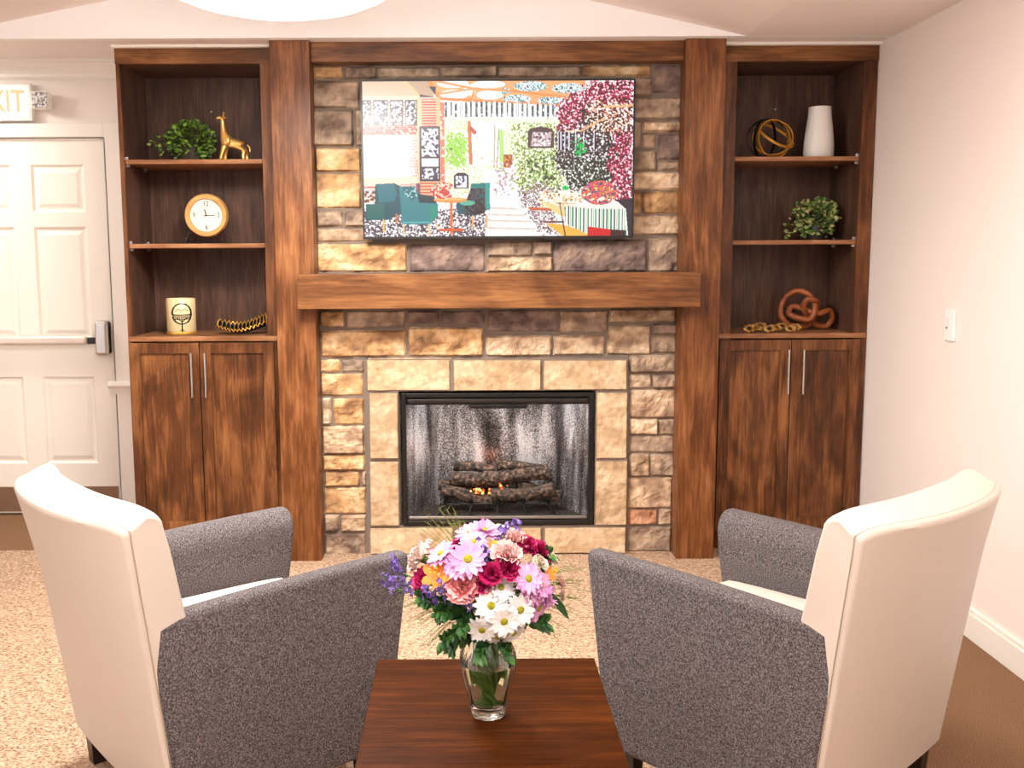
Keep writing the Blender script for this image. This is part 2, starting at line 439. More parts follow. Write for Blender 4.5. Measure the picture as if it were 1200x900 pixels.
# ------------------------------------------------------------------ stone chimney breast
TONES = {'g': [(196, 156, 110), (226, 196, 156), (140, 106, 78)], 't': [(198, 170, 140), (220, 198, 170), (146, 118, 96)],
         'b': [(164, 142, 122), (196, 172, 146), (116, 96, 84)], 'p': [(132, 112, 104), (168, 144, 128), (92, 76, 72)],
         'r': [(172, 122, 94), (198, 154, 122), (126, 88, 68)], 'l': [(200, 172, 138), (216, 190, 158), (184, 154, 118)]}
def s2l3(c): return np.array(s2l(c)[:3])
def stones(name, rects, yface, yback, parent, mat, rough, amp_edge, seed, cell=.010, rnd=.010, gap=.0015):
    V = []; F = []; Cc = []
    rg = random.Random(seed)
    for (x0, z0, x1, z1, t) in rects:
        x0 -= gap; z0 -= gap; x1 += gap; z1 += gap
        nx = max(4, int((x1-x0)/cell)); nz = max(4, int((z1-z0)/cell))
        c0, c1, c2 = [s2l3(c) for c in TONES[t]]
        jit = 1+rg.uniform(-.12, .12); sd = Vector((rg.uniform(0, 50), rg.uniform(0, 50), rg.uniform(0, 50)))
        off = rg.uniform(-rough, rough*.6)
        base = len(V)
        tilt = (rg.uniform(-1, 1)*rough, rg.uniform(-1, 1)*rough)
        for k in range(nz+1):
            for i in range(nx+1):
                u, w = i/nx, k/nz
                x = x0+(x1-x0)*u; z = z0+(z1-z0)*w
                p = Vector((x, 0, z))
                dx = min(x-x0, x1-x); dz = min(z-z0, z1-z); de = min(dx, dz)
                edge = max(0, 1-de/rnd)
                n1 = noise.fractal(p*14+sd, .8, 2.1, 4); n2 = noise.noise(p*45+sd)
                y = yface+off+tilt[0]*(u-.5)+tilt[1]*(w-.5)+n1*rough*1.0+n2*rough*.45+abs(noise.noise(p*26+sd*3))*rough*.6+edge*edge*rnd*1.1
                y = min(y, yback-.012)
                if de <= 1e-6: y = yback
                wob = amp_edge*edge
                x += wob*noise.noise(p*30+sd*2); z += wob*noise.noise(p*30-sd)
                V.append((x, y, z))
                m = noise.fractal(Vector((x*9, 3, z*13))+sd, .9, 2.0, 4)*1.5
                m2 = noise.fractal(Vector((x*40, 9, z*40))+sd, .9, 2.0, 3)
                c = c0*(1-abs(m)) if False else (c0+(c1-c0)*min(1, max(0, m)) if m > 0 else c0+(c2-c0)*min(1, -m))
                c = c*(1+.30*m2)*jit
                Cc.append((*np.clip(c, 0, 1), 1))
        for k in range(nz):
            for i in range(nx):
                q = base+k*(nx+1)+i
                F.append((q, q+1, q+nx+2, q+nx+1))
    me = bpy.data.meshes.new(name); me.from_pydata(V, [], F); me.update()
    ca = me.color_attributes.new('tone', 'FLOAT_COLOR', 'POINT')
    ca.data.foreach_set('color', np.array(Cc, dtype=np.float32).ravel())
    return link_mesh(name, me, mat, parent)
UP=[(-0.865,2.298,-0.718,2.355,'g'),(-0.717,2.294,-0.563,2.355,'b'),(-0.562,2.3,-0.268,2.349,'b'),(-0.268,2.299,0.002,2.353,'b'),(0.002,2.298,0.395,2.352,'b'),(0.399,2.301,0.723,2.353,'g'),(0.735,2.224,0.88,2.355,'p'),(-0.867,2.162,-0.647,2.287,'b'),(-0.87,1.987,-0.678,2.155,'b'),(-0.67,1.986,-0.485,2.154,'b'),(-0.861,1.868,-0.644,1.978,'g'),(-0.864,1.697,-0.647,1.861,'g'),(-0.862,1.61,-0.735,1.685,'b'),(-0.729,1.609,-0.491,1.684,'b'),(-0.864,1.537,-0.592,1.603,'t'),(-0.865,1.395,-0.432,1.53,'g'),(-0.422,1.393,-0.058,1.528,'p'),(-0.049,1.465,0.168,1.537,'b'),(0.173,1.47,0.263,1.541,'b'),(-0.05,1.391,0.264,1.461,'t'),(0.269,1.389,0.716,1.544,'p'),(0.724,1.388,0.871,1.55,'b'),(0.501,2.212,0.729,2.296,'b'),(0.552,2.104,0.874,2.206,'b'),(0.685,2.044,0.871,2.096,'t'),(0.553,1.967,0.68,2.097,'b'),(0.686,1.967,0.753,2.037,'b'),(0.758,1.918,0.878,2.037,'p'),(0.555,1.867,0.755,1.96,'b'),(0.761,1.866,0.874,1.912,'b'),(0.556,1.776,0.869,1.861,'t'),(0.557,1.664,0.689,1.77,'g'),(0.693,1.663,0.867,1.769,'g'),(0.559,1.563,0.869,1.657,'t')]
LO=[(-0.858,1.132,-0.742,1.211,'g'),(-0.73,1.127,-0.444,1.21,'b'),(-0.435,1.144,-0.282,1.209,'p'),(-0.272,1.143,-0.058,1.208,'p'),(-0.05,1.103,0.296,1.211,'p'),(0.303,1.098,0.534,1.205,'b'),(0.537,1.149,0.864,1.213,'t'),(-0.857,0.986,-0.446,1.114,'g'),(-0.432,0.987,-0.07,1.127,'g'),(-0.058,0.985,0.261,1.086,'t'),(0.271,0.988,0.52,1.084,'t'),(0.533,0.99,0.741,1.133,'t'),(0.743,1.087,0.868,1.142,'p'),(0.744,0.995,0.87,1.081,'b'),(-0.864,0.911,-0.762,0.973,'g'),(-0.756,0.91,-0.648,0.972,'b'),(-0.862,0.795,-0.653,0.905,'g'),(-0.86,0.654,-0.813,0.784,'t'),(-0.804,0.653,-0.652,0.784,'g'),(-0.859,0.508,-0.653,0.645,'t'),(-0.859,0.426,-0.652,0.501,'g'),(-0.853,0.345,-0.678,0.42,'g'),(-0.672,0.345,-0.647,0.419,'b'),(-0.86,0.205,-0.649,0.34,'g'),(-0.86,0.116,-0.786,0.2,'b'),(-0.78,0.115,-0.651,0.2,'t'),(-0.858,-0.002,-0.653,0.107,'b'),(0.642,0.9,0.872,0.987,'b'),(0.643,0.824,0.751,0.894,'b'),(0.754,0.824,0.869,0.893,'b'),(0.646,0.678,0.869,0.817,'t'),(0.645,0.595,0.786,0.673,'t'),(0.789,0.594,0.869,0.672,'b'),(0.646,0.504,0.867,0.589,'b'),(0.647,0.387,0.748,0.499,'t'),(0.75,0.386,0.87,0.498,'b'),(0.646,0.225,0.862,0.381,'t'),(0.648,0.139,0.794,0.22,'r'),(0.797,0.139,0.864,0.219,'b'),(0.645,0.003,0.862,0.132,'b')]
SU=[(-0.637,0.818,-0.226,0.977,'l'),(-0.219,0.816,0.213,0.974,'l'),(0.217,0.817,0.63,0.972,'l'),(-0.629,0.484,-0.479,0.816,'l'),(-0.632,0.148,-0.48,0.479,'l'),(0.474,0.478,0.635,0.813,'l'),(0.474,0.144,0.638,0.474,'l'),(-0.636,0.004,-0.217,0.146,'l'),(-0.21,0.005,0.218,0.143,'l'),(0.224,0.004,0.634,0.142,'l')]
breast = empty('stone_fireplace', 'tall fireplace wall of rough tan and brown ledge stone between two timber columns', 'fireplace', (0, 0, 0))
# filler courses behind the television
rg = random.Random(3); z = 1.55
while z < 2.30:
    h = min(rg.choice([.07, .1, .13]), 2.298-z)
    if h < .03: break
    x = -.48
    while x < .545:
        w = min(rg.uniform(.16, .34), .548-x)
        if w > .03: UP.append((x, z, x+w-.008, z+h-.008, rg.choice('bbtg')))
        x += w
    z += h
stones('stone_facing', UP+LO, .118, .14, breast, M['stone'], .0125, .006, 11)
stones('limestone_surround', SU, .088, .135, breast, M['lime'], .0045, .002, 5, rnd=.006, gap=.001)
bm = bmesh.new()
for r in ((-.89, .135, 0, -.476, .16, 2.40), (.472, .135, 0, .89, .16, 2.40), (-.476, .135, .815, .472, .16, 2.40), (-.476, .135, 0, .472, .16, .150)):
    box(bm, *r)
obj('mortar_backing', bm, M['mortar'], breast)
bm = bmesh.new(); box(bm, -.632, .1, .004, .630, .135, .148); box(bm, -.632, .1, .148, -.482, .135, .975); box(bm, .475, .1, .148, .63, .135, .975); box(bm, -.482, .1, .82, .475, .135, .975)
obj('surround_mortar', bm, M['mortar'], breast)

# ------------------------------------------------------------------ electric fireplace insert
ins = empty('fireplace_insert', 'black framed glass electric fireplace with glowing logs, set in the limestone surround', 'fireplace insert', (0, .09, .155))
X0, X1, Z1 = -.468, .466, .655
bm = bmesh.new()
box(bm, X0, 0, .0, X0+.022, .05, Z1); box(bm, X1-.022, 0, .0, X1, .05, Z1)
box(bm, X0+.022, 0, 0, X1-.022, .05, .022); box(bm, X0+.022, 0, Z1-.02, X1-.022, .05, Z1)
box(bm, X0+.022, .02, Z1-.06, X1-.022, .05, Z1-.026)
obj('frame', bm, M['black'], ins, bevel=.003)
obj('louver', bx(X0+.03, .004, Z1-.048, X1-.03, .018, Z1-.030), plain('dark grey steel', (52, 48, 46), .35, metal=.5), ins, bevel=.004)
obj('control_strip', bx(-.14, .008, Z1-.078, .14, .022, Z1-.060), M['black'], ins, bevel=.003)
obj('lower_rail', bx(X0+.03, .006, .028, X1-.03, .02, .042), plain('brushed rail', (150, 146, 142), .3, metal=.8), ins, bevel=.003)
gp = plain('tinted pane', (0, 0, 0), .02)
b = gp.node_tree.nodes['Principled BSDF']; b.inputs['Alpha'].default_value = .06; b.inputs['Specular IOR Level'].default_value = .3
obj('glass_pane', bx(X0+.022, .027, .022, X1-.022, .031, Z1-.06), gp, ins)
# firebox interior: splayed mottled liner
lin, nt, b = newmat('mottled firebox liner'); L = nt.links
tcn = nt.nodes.new('ShaderNodeTexCoord'); mp = nt.nodes.new('ShaderNodeMapping'); mp.inputs['Scale'].default_value = (1, 1, .22)
n1 = nt.nodes.new('ShaderNodeTexNoise'); n1.inputs['Scale'].default_value = 9; n1.inputs['Detail'].default_value = 4
n2 = nt.nodes.new('ShaderNodeTexNoise'); n2.inputs['Scale'].default_value = 150; n2.inputs['Detail'].default_value = 3
L.new(tcn.outputs['Object'], mp.inputs['Vector']); L.new(mp.outputs[0], n1.inputs['Vector']); L.new(tcn.outputs['Object'], n2.inputs['Vector'])
mx = nt.nodes.new('ShaderNodeMath'); mx.operation = 'ADD'; sc1 = nt.nodes.new('ShaderNodeMath'); sc1.operation = 'MULTIPLY'; sc1.inputs[1].default_value = .6
sc2 = nt.nodes.new('ShaderNodeMath'); sc2.operation = 'MULTIPLY'; sc2.inputs[1].default_value = .4
L.new(n1.outputs['Fac'], sc1.inputs[0]); L.new(n2.outputs['Fac'], sc2.inputs[0]); L.new(sc1.outputs[0], mx.inputs[0]); L.new(sc2.outputs[0], mx.inputs[1])
rp = nt.nodes.new('ShaderNodeValToRGB'); e = rp.color_ramp.elements; e[0].position = .42; e[0].color = s2l((30, 28, 28)); e[1].position = .60; e[1].color = s2l((226, 226, 228))
k = e.new(.5); k.color = s2l((120, 116, 116))
L.new(mx.outputs[0], rp.inputs['Fac']); L.new(rp.outputs['Color'], b.inputs['Base Color']); b.inputs['Roughness'].default_value = .35; b.inputs['Metallic'].default_value = .3
zt = Z1-.02
obj('back_liner', bx(-.305, .335, .02, .305, .345, zt), lin, ins)
for s, xe in ((-1, X0+.012), (1, X1-.012)):
    bm = bmesh.new(); q = [(xe, .05), (s*.305, .335), (s*.315, .345), (xe+s*.010, .055)]
    lo_ = [bm.verts.new((x, y, .02)) for x, y in q]; hi_ = [bm.verts.new((x, y, zt)) for x, y in q]
    for a_ in range(4): bm.faces.new((lo_[a_], lo_[(a_+1) % 4], hi_[(a_+1) % 4], hi_[a_]))
    bm.faces.new(lo_); bm.faces.new(hi_); obj('side_liner', bm, lin, ins)
obj('firebox_roof', bx(-.44, .05, zt, .44, .345, zt+.008), M['black'], ins)
obj('firebox_floor', bx(-.44, .045, .012, .44, .345, .022), speckle('dark ember grit', [(.35, (22, 19, 18)), (.5, (58, 50, 46)), (.65, (110, 98, 90))], 160), ins)
# grate
bm = bmesh.new()
for x in (-.26, -.13, .0, .13, .26):
    tube(bm, [(x*1.12, .10, .022), (x*1.0, .115, .075), (x*.98, .14, .075), (x*.9, .30, .075)], .006, 6)
    tube(bm, [(x, .118, .075), (x, .112, .105)], .009, 6)
tube(bm, [(-.29, .115, .075), (.29, .115, .075)], .006, 6); tube(bm, [(-.27, .28, .075), (.27, .28, .075)], .006, 6)
obj('grate', bm, M['black'], ins)
# logs
bark, nt, b = newmat('charred bark'); L = nt.links
tcn = nt.nodes.new('ShaderNodeTexCoord'); n1 = nt.nodes.new('ShaderNodeTexNoise'); n1.inputs['Scale'].default_value = 55; n1.inputs['Detail'].default_value = 5
L.new(tcn.outputs['Object'], n1.inputs['Vector']); rp = nt.nodes.new('ShaderNodeValToRGB'); e = rp.color_ramp.elements
e[0].position = .38; e[0].color = s2l((34, 26, 22)); e[1].position = .70; e[1].color = s2l((140, 116, 96)); k = e.new(.53); k.color = s2l((78, 62, 52))
L.new(n1.outputs['Fac'], rp.inputs['Fac']); L.new(rp.outputs['Color'], b.inputs['Base Color']); b.inputs['Roughness'].default_value = .9
bp = nt.nodes.new('ShaderNodeBump'); bp.inputs['Strength'].default_value = .8; bp.inputs['Distance'].default_value = .006; L.new(n1.outputs['Fac'], bp.inputs['Height']); L.new(bp.outputs['Normal'], b.inputs['Normal'])
def logm(a, c, r, seed):
    a, c = Vector(a), Vector(c); rg = random.Random(seed); sd = Vector((rg.uniform(0, 9), seed, 0))
    n = 22; bm = bmesh.new(); ax = (c-a).normalized(); up = Vector((0, 0, 1)); s = ax.cross(up).normalized(); up = s.cross(ax)
    rings = []
    for i in range(n+1):
        t = i/n; p = a.lerp(c, t)+up*.012*math.sin(t*PI*1.3+seed)
        ring = []
        for k in range(18):
            an = 2*PI*k/18
            rr = r*(1+.28*noise.noise(Vector((math.cos(an)*1.3, math.sin(an)*1.3, t*5))+sd)+.12*noise.noise(Vector((math.cos(an)*5, math.sin(an)*5, t*14))+sd))
            ring.append(bm.verts.new(p+s*math.cos(an)*rr+up*math.sin(an)*rr))
        rings.append(ring)
    for A, B in zip(rings, rings[1:]):
        for k in range(18): bm.faces.new((A[k], A[(k+1) % 18], B[(k+1) % 18], B[k]))
    bm.faces.new(rings[0][::-1]); bm.faces.new(rings[-1])
    return obj('log', bm, bark, ins, smooth=True, sharp=60)
logm((-.285, .15, .13), (-.02, .17, .085), .030, 1)
logm((-.03, .14, .105), (.285, .16, .145), .034, 2)
logm((-.30, .24, .15), (.02, .26, .135), .032, 3)
logm((-.235, .20, .205), (.0, .19, .175), .034, 4)
logm((-.04, .22, .185), (.27, .21, .205), .033, 5)
logm((-.22, .25, .245), (-.0, .25, .215), .026, 6)
logm((.0, .26, .235), (.25, .25, .235), .026, 7)
logm((.10, .25, .14), (.33, .17, .11), .028, 8)
em, nt, b = newmat('glowing embers'); L = nt.links
b.inputs['Base Color'].default_value = s2l((60, 20, 10))
tcn = nt.nodes.new('ShaderNodeTexCoord'); n1 = nt.nodes.new('ShaderNodeTexNoise'); n1.inputs['Scale'].default_value = 60; L.new(tcn.outputs['Object'], n1.inputs['Vector'])
rp = nt.nodes.new('ShaderNodeValToRGB'); e = rp.color_ramp.elements; e[0].position = .42; e[0].color = s2l((150, 30, 10)); e[1].position = .6; e[1].color = s2l((255, 205, 110)); k = e.new(.5); k.color = s2l((255, 110, 30))
L.new(n1.outputs['Fac'], rp.inputs['Fac']); L.new(rp.outputs['Color'], b.inputs['Emission Color']); b.inputs['Emission Strength'].default_value = 2.2
bm = bmesh.new(); rg = random.Random(4)
for i in range(34):
    t = rg.random(); x = -.13+.17*t+rg.gauss(0, .018); y = .125+rg.uniform(0, .03); zz = .135-.01*t+rg.uniform(-.006, .014)
    if i > 24: x = rg.gauss(.01, .016); zz = rg.uniform(.13, .185); y = .135
    bmesh.ops.create_icosphere(bm, subdivisions=1, radius=rg.uniform(.004, .009), matrix=Matrix.Translation((x, y, zz)) @ Matrix.Rotation(rg.uniform(0, 3), 4, 'X'))
obj('embers', bm, em, ins)

# ------------------------------------------------------------------ timber surround
def plank(name, x0, y0, z0, x1, y1, z1, mat, label, cat='column', group=None, bev=.003):
    cx, cy, cz = (x0+x1)/2, y0, z0
    o = obj(name, bx(x0-cx, 0, 0, x1-cx, y1-y0, z1-z0), mat, loc=(cx, cy, cz), bevel=bev)
    return tag(o, label, cat, group)
plank('timber_column', -1.043, 0, 0, -.860, .14, CZ, M['post'], 'tall flat-faced timber column left of the stone fireplace', group='timber columns beside the fireplace')
plank('timber_column', .860, 0, 0, 1.043, .14, CZ, M['post'], 'tall flat-faced timber column right of the stone fireplace', group='timber columns beside the fireplace')
plank('top_beam', -.860, .045, 2.358, .860, .14, CZ, M['mantel'], 'horizontal timber beam along the ceiling above the television', 'beam')
bm = bx(-.931, -.08, 0, .934, -.002, .162)
box(bm, -.858, -.002, 0, .858, .105, .162)
tag(obj('mantel_beam', bm, M['mantel'], loc=(0, 0, 1.228), bevel=.004), 'thick horizontal timber mantel shelf across the stone below the television', 'mantel')

# ------------------------------------------------------------------ built-in bookcases
def bookcase(side, label, xo, xi, op0, op1, gx):
    """xo outer edge, xi inner edge (by the column), op0..op1 the open shelf bay"""
    L0, L1 = min(xo, xi), max(xo, xi)
    cx = (L0+L1)/2
    r = empty('bookcase', label, 'bookcase', (cx, .12, 0), 0, 'built-in bookcases')
    D = .40
    e = lambda x: x-cx
    bm = bmesh.new()
    box(bm, e(L0), 0, .11, e(op0), .02, 2.44); box(bm, e(op1), 0, .11, e(L1), .02, 2.44)      # stiles
    obj('face_frame', bm, M['case'], r, bevel=.002)
    obj('top_rail', bx(e(L0)-.001, -.006, 2.366, e(L1)+.001, .02, 2.44), M['mantel'], r, bevel=.002)
    bm = bmesh.new()
    box(bm, e(L0), .02, .11, e(L0)+.018, D, 2.44) ; box(bm, e(L1)-.018, .02, .11, e(L1), D, 2.44)
    # inner faces of the bay stand flush with the stiles
    box(bm, e(op0)-.012, .02, 1.09, e(op0), D, 2.366); box(bm, e(op1), .02, 1.09, e(op1)+.012, D, 2.366)
    obj('side_panel', bm, M['case_in'], r)
    obj('back_panel', bx(e(L0)+.018, D-.01, .11, e(L1)-.018, D, 2.44), M['case_in'], r)
    obj('bay_ceiling', bx(e(op0), .02, 2.366, e(op1), D-.01, 2.378), M['case_in'], r)
    obj('counter', bx(e(L0)+.004, -.008, 1.066, e(L1)-.004, D-.01, 1.090), M['shelf'], r, bevel=.002)
    obj('toe_kick', bx(e(L0)+.01, .06, 0, e(L1)-.01, .08, .11), M['case'], r)
    bm = bmesh.new(); box(bm, e(L0)+.018, .02, .11, e(L1)-.018, D-.01, .128); obj('cabinet_floor', bm, M['case_in'], r)
    mid = {-1: -1.439, 1: 1.419}[side]
    d0, d1 = (L0+.006, L1-.034) if side < 0 else (L0+.026, L1-.034)
    for k, (a, b_) in enumerate(((d0, mid-.002), (mid+.002, d1))):
        w = b_-a; h = 1.060-.128; st = .052
        o = empty('tmp', '', '', (0, 0, 0)); 
        bpy.data.objects.remove(o)
        bm = bmesh.new()
        box(bm, 0, -.02, 0, st, 0, h); box(bm, w-st, -.02, 0, w, 0, h)
        box(bm, st, -.02, 0, w-st, 0, st); box(bm, st, -.02, h-st, w-st, 0, h)
        dr = obj('door', bm, M['door_wood'], r, loc=(e(a), -.001, .128), bevel=.002)
        obj('door_panel', bx(st-.004, -.008, st-.004, w-st+.004, -.003, h-st+.004), M['door_wood'], dr)
        hx = (w-.032 if k == 0 else .030) if side < 0 else (w-.016 if k == 0 else .052)
        bm = bmesh.new(); tube(bm, [(hx, -.046, h-.262), (hx, -.046, h-.046)], .0055, 10)
        for z in (h-.235, h-.075): tube(bm, [(hx, -.046, z), (hx, -.018, z)], .004, 8)
        obj('handle', bm, M['chrome'], dr, smooth=True, sharp=40)
    for z in ((1.930, 1.534) if side < 0 else (1.930, 1.537)):
        sh_ = obj('shelf', bx(e(op0)+.002, .012, z-.021, e(op1)-.002, D-.012, z), M['shelf'], r, bevel=.002)
        ex = e(op0) if side < 0 else e(op1)
        for yy in (.03, .30):
            bm = bmesh.new()
            lathe(bm, [(.005, 0), (.007, .005), (.007, .016)], 10, (ex if side < 0 else ex-.016, yy, z-.028), axis='x')
            box(bm, (ex if side < 0 else ex-.012), yy-.004, z-.03, (ex+.012 if side < 0 else ex), yy+.004, z+.014)
            obj('shelf_pin', bm, M['pin'], sh_, bevel=.001)
    # cable grommet screw high on the back
    bm = bmesh.new(); lathe(bm, [(.004, D-.0105), (.004, D-.014)], 8, (e((op0+op1)/2), 0, 2.20), axis='y'); obj('screw', bm, M['pin'], r)
bookcase(-1, 'built-in dark stained bookcase left of the fireplace holding the clock and giraffe', -1.785, -1.046, -1.765, -1.111, 0)
bookcase(1, 'built-in dark stained bookcase in the right corner holding the white vase and knot', 1.786, 1.046, 1.127, 1.722, 0)

# ------------------------------------------------------------------ shelf objects
def leaf_mat(name, cols):
    m, nt, b = newmat(name); oi = nt.nodes.new('ShaderNodeNewGeometry'); rp = nt.nodes.new('ShaderNodeValToRGB')
    e = rp.color_ramp.elements; e[0].color = s2l(cols[0]); e[1].color = s2l(cols[-1]); e[0].position = 0; e[1].position = 1
    for i, c in enumerate(cols[1:-1]):
        k = e.new((i+1)/(len(cols)-1)); k.color = s2l(c)
    nt.links.new(oi.outputs['Random Per Island'], rp.inputs['Fac']); nt.links.new(rp.outputs['Color'], b.inputs['Base Color'])
    b.inputs['Roughness'].default_value = .45
    return m
M['ivy'] = leaf_mat('ivy leaves', [(28, 48, 18), (52, 82, 28), (92, 128, 44), (150, 180, 70), (60, 92, 38)])
M['ivy2'] = leaf_mat('variegated ivy leaves', [(40, 70, 24), (84, 126, 44), (150, 172, 88), (206, 200, 140), (56, 96, 34)])
def add_leaf(bm, p, d, s, rg, lobed=True):
    d = d.normalized(); up = Vector((rg.uniform(-.4, .4), rg.uniform(-.9, -.2), rg.uniform(.2, 1)))
    sd = d.cross(up).normalized(); n = sd.cross(d)
    out = [(0, 0), (.35, .55), (.5, .35), (.75, .38), (1, 0), (.75, -.38), (.5, -.35), (.35, -.55)] if lobed else [(0, 0), (.3, .22), (.6, .25), (1, 0), (.6, -.25), (.3, -.22)]
    c = bm.verts.new(p+d*s*.45+n*s*.06)
    vs = [bm.verts.new(p+d*s*a+sd*s*b-n*s*.12*abs(b)*2+Vector((0, 0, -s*.12*a))) for a, b in out]
    for i in range(len(vs)): bm.faces.new((c, vs[i], vs[(i+1) % len(vs)]))
def ivy(name, label, loc, R, n, trails, mat, seed, potm, pot_r, pot_h, flat=.75, s0=.020, group=None):
    r = empty('potted_ivy', label, 'plant', loc, 0, group)
    rg = random.Random(seed)
    bm = bmesh.new(); lathe(bm, [(pot_r*.8, 0), (pot_r*.95, pot_h*.3), (pot_r, pot_h*.9), (pot_r*.98, pot_h), (pot_r*.85, pot_h*.9)], 24)
    obj('pot', bm, potm, r, smooth=True, sharp=50)
    bm = bmesh.new(); st = bmesh.new()
    cz = pot_h+R*flat*.35
    for i in range(n):
        th = rg.uniform(0, 2*PI); ph = math.acos(rg.uniform(-.9, 1))
        rr = R*rg.uniform(.62, 1.0)
        p = Vector((math.sin(ph)*math.cos(th)*rr, math.sin(ph)*math.sin(th)*rr*.9, cz+math.cos(ph)*rr*flat))
        p.z = max(p.z, .012)
        d = Vector((p.x, p.y, (p.z-cz)*.8+.01))+Vector([rg.uniform(-.03, .03) for _ in range(3)])
        add_leaf(bm, p, d, s0*rg.uniform(.7, 1.3), rg)
        if i % 6 == 0: tube(st, [(0, 0, pot_h*.8), (p.x*.5, p.y*.5, cz+(p.z-cz)*.7), tuple(p)], .0012, 4)
    for pts in trails:
        path = spline(pts, 6); tube(st, path, .0012, 4)
        for q in path[1::2]:
            for _ in range(2):
                q2 = q+Vector([rg.uniform(-.006, .006) for _ in range(3)]); q2.z = max(q2.z, .014)
                add_leaf(bm, q2, Vector((rg.uniform(-1, 1), rg.uniform(-1, .3), rg.uniform(-.3, .5))), s0*rg.uniform(.8, 1.2), rg)
    obj('foliage', bm, mat, r); obj('stems', st, plain('ivy stem', (70, 84, 40), .6), r)
    return r
ivy('potted_ivy', 'round bushy green ivy plant beside the golden giraffe on the left top shelf', (-1.50, .33, 1.931), .112, 620,
    [[(-.05, -.02, .10), (-.11, -.04, .13), (-.155, -.05, .12), (-.175, -.06, .085)], [(-.05, -.03, .08), (-.10, -.05, .09), (-.13, -.06, .03)], [(-.06, 0, .12), (-.13, -.02, .10), (-.16, -.03, .07)]],
    M['ivy'], 5, plain('dark wicker pot', (52, 44, 30), .7, bump=.6, bump_s=120), .062, .075, .85)
ivy('potted_ivy', 'loose variegated ivy plant in a dark pot on the right middle shelf', (1.590, .31, 1.5385), .098, 480,
    [[(-.04, 0, .12), (-.10, -.02, .15), (-.14, -.03, .12), (-.165, -.04, .04)], [(-.04, 0, .10), (-.10, -.02, .10), (-.13, -.04, .04), (-.16, -.05, .02)],
     [(.02, 0, .14), (.05, 0, .19), (.03, 0, .21)], [(.04, 0, .14), (.08, 0, .18), (.09, -.02, .14)], [(0, 0, .15), (-.06, 0, .19), (-.10, 0, .17)]],
    M['ivy2'], 9, plain('black mesh pot', (44, 40, 36), .4, bump=.6, bump_s=150), .052, .075, .95, s0=.021)

# giraffe figurine: one skinned body
def skin_obj(name, verts, edges, radii, mat, parent=None, loc=(0, 0, 0), sub=2, root=0):
    me = bpy.data.meshes.new(name); me.from_pydata(verts, edges, []); me.update()
    o = link_mesh(name, me, mat, parent, loc)
    md = o.modifiers.new('skin', 'SKIN'); md.use_smooth_shade = True
    for i, r in enumerate(radii):
        sv = me.skin_vertices[0].data[i]; sv.radius = (r, r) if not isinstance(r, tuple) else r; sv.use_root = (i == root)
    ms = o.modifiers.new('sub', 'SUBSURF'); ms.levels = sub; ms.render_levels = sub
    bpy.context.view_layer.update()
    dg = bpy.context.evaluated_depsgraph_get()
    me2 = bpy.data.meshes.new_from_object(o.evaluated_get(dg))
    o.modifiers.clear(); o.data = me2
    for p in me2.polygons: p.use_smooth = True
    return o
gir = empty('giraffe_figurine', 'shiny gold giraffe figurine on the top shelf of the left bookcase', 'figurine', (-1.292, .28, 1.931))
gv = [(.03, 0, .085), (.0, 0, .092), (-.025, 0, .105), (-.035, 0, .14), (-.037, 0, .175), (-.038, 0, .203), (-.050, 0, .212), (-.068, 0, .206),
      (-.034, -.014, .06), (-.044, -.018, .03), (-.050, -.018, .006), (-.030, .014, .06), (-.034, .018, .03), (-.036, .018, .006),
      (.060, 0, .075), (.066, -.014, .05), (.060, -.018, .028), (.064, -.018, .006), (.072, .014, .05), (.070, .018, .028), (.074, .018, .006)]
ge = [(0, 1), (1, 2), (2, 3), (3, 4), (4, 5), (5, 6), (6, 7), (2, 8), (8, 9), (9, 10), (2, 11), (11, 12), (12, 13), (0, 14), (14, 15), (15, 16), (16, 17), (14, 18), (18, 19), (19, 20)]
gr = [.023, .024, .024, .016, .012, .011, .010, .006, .014, .010, .010, .014, .010, .010, .021, .013, .009, .010, .013, .009, .010]
skin_obj('body', gv, ge, gr, M['gold'], gir)
bm = bmesh.new()
for s in (-1, 1):
    tube(bm, [(-.034, s*.006, .21), (-.031, s*.008, .232)], [.0028, .002], 8); bmesh.ops.create_icosphere(bm, subdivisions=1, radius=.004, matrix=Matrix.Translation((-.031, s*.008, .234)))
    tube(bm, [(-.034, s*.008, .208), (-.022, s*.018, .212)], [.005, .001], 6)
obj('horns', bm, M['gold'], gir, smooth=True)
bm = bmesh.new(); tube(bm, spline([(.078, 0, .08), (.090, 0, .066), (.091, 0, .045)], 4), [.003]*9, 6); obj('tail', bm, M['gold'], gir, smooth=True)

# clock
clk = empty('mantel_clock', 'round light wood rimmed clock on a thin black wire stand, left bookcase middle shelf', 'clock', (-1.418, .26, 1.535))
zc = .137
oak = wood('light oak', (176, 116, 60), (206, 148, 86), (226, 174, 110), 'x', blotch=.6)
bm = bmesh.new(); lathe(bm, [(.078, -.012), (.082, -.024), (.100, -.026), (.1045, -.016), (.1045, .012), (.098, .018), (.02, .018)], 48, (0, 0, zc), axis='y', cap0=False)
obj('rim', bm, oak, clk, smooth=True, sharp=40)
bm = bmesh.new(); lathe(bm, [(.079, -.010), (.079, -.008)], 40, (0, 0, zc), axis='y'); obj('face', bm, plain('clock face', (236, 226, 212), .6), clk)
for t, (x, z) in {'12': (0, .056), '3': (.060, 0), '6': (0, -.058), '9': (-.060, 0)}.items():
    text_mesh('numeral', t, .036, .0006, M['blackwire'], clk, (x, -.0108, zc+z), sx=.75)
bm = bmesh.new(); tube(bm, [(0, -.012, zc), (-.008, -.012, zc+.030)], .0022, 6); tube(bm, [(-.012, -.0125, zc-.002), (.040, -.0125, zc-.001)], .0018, 6)
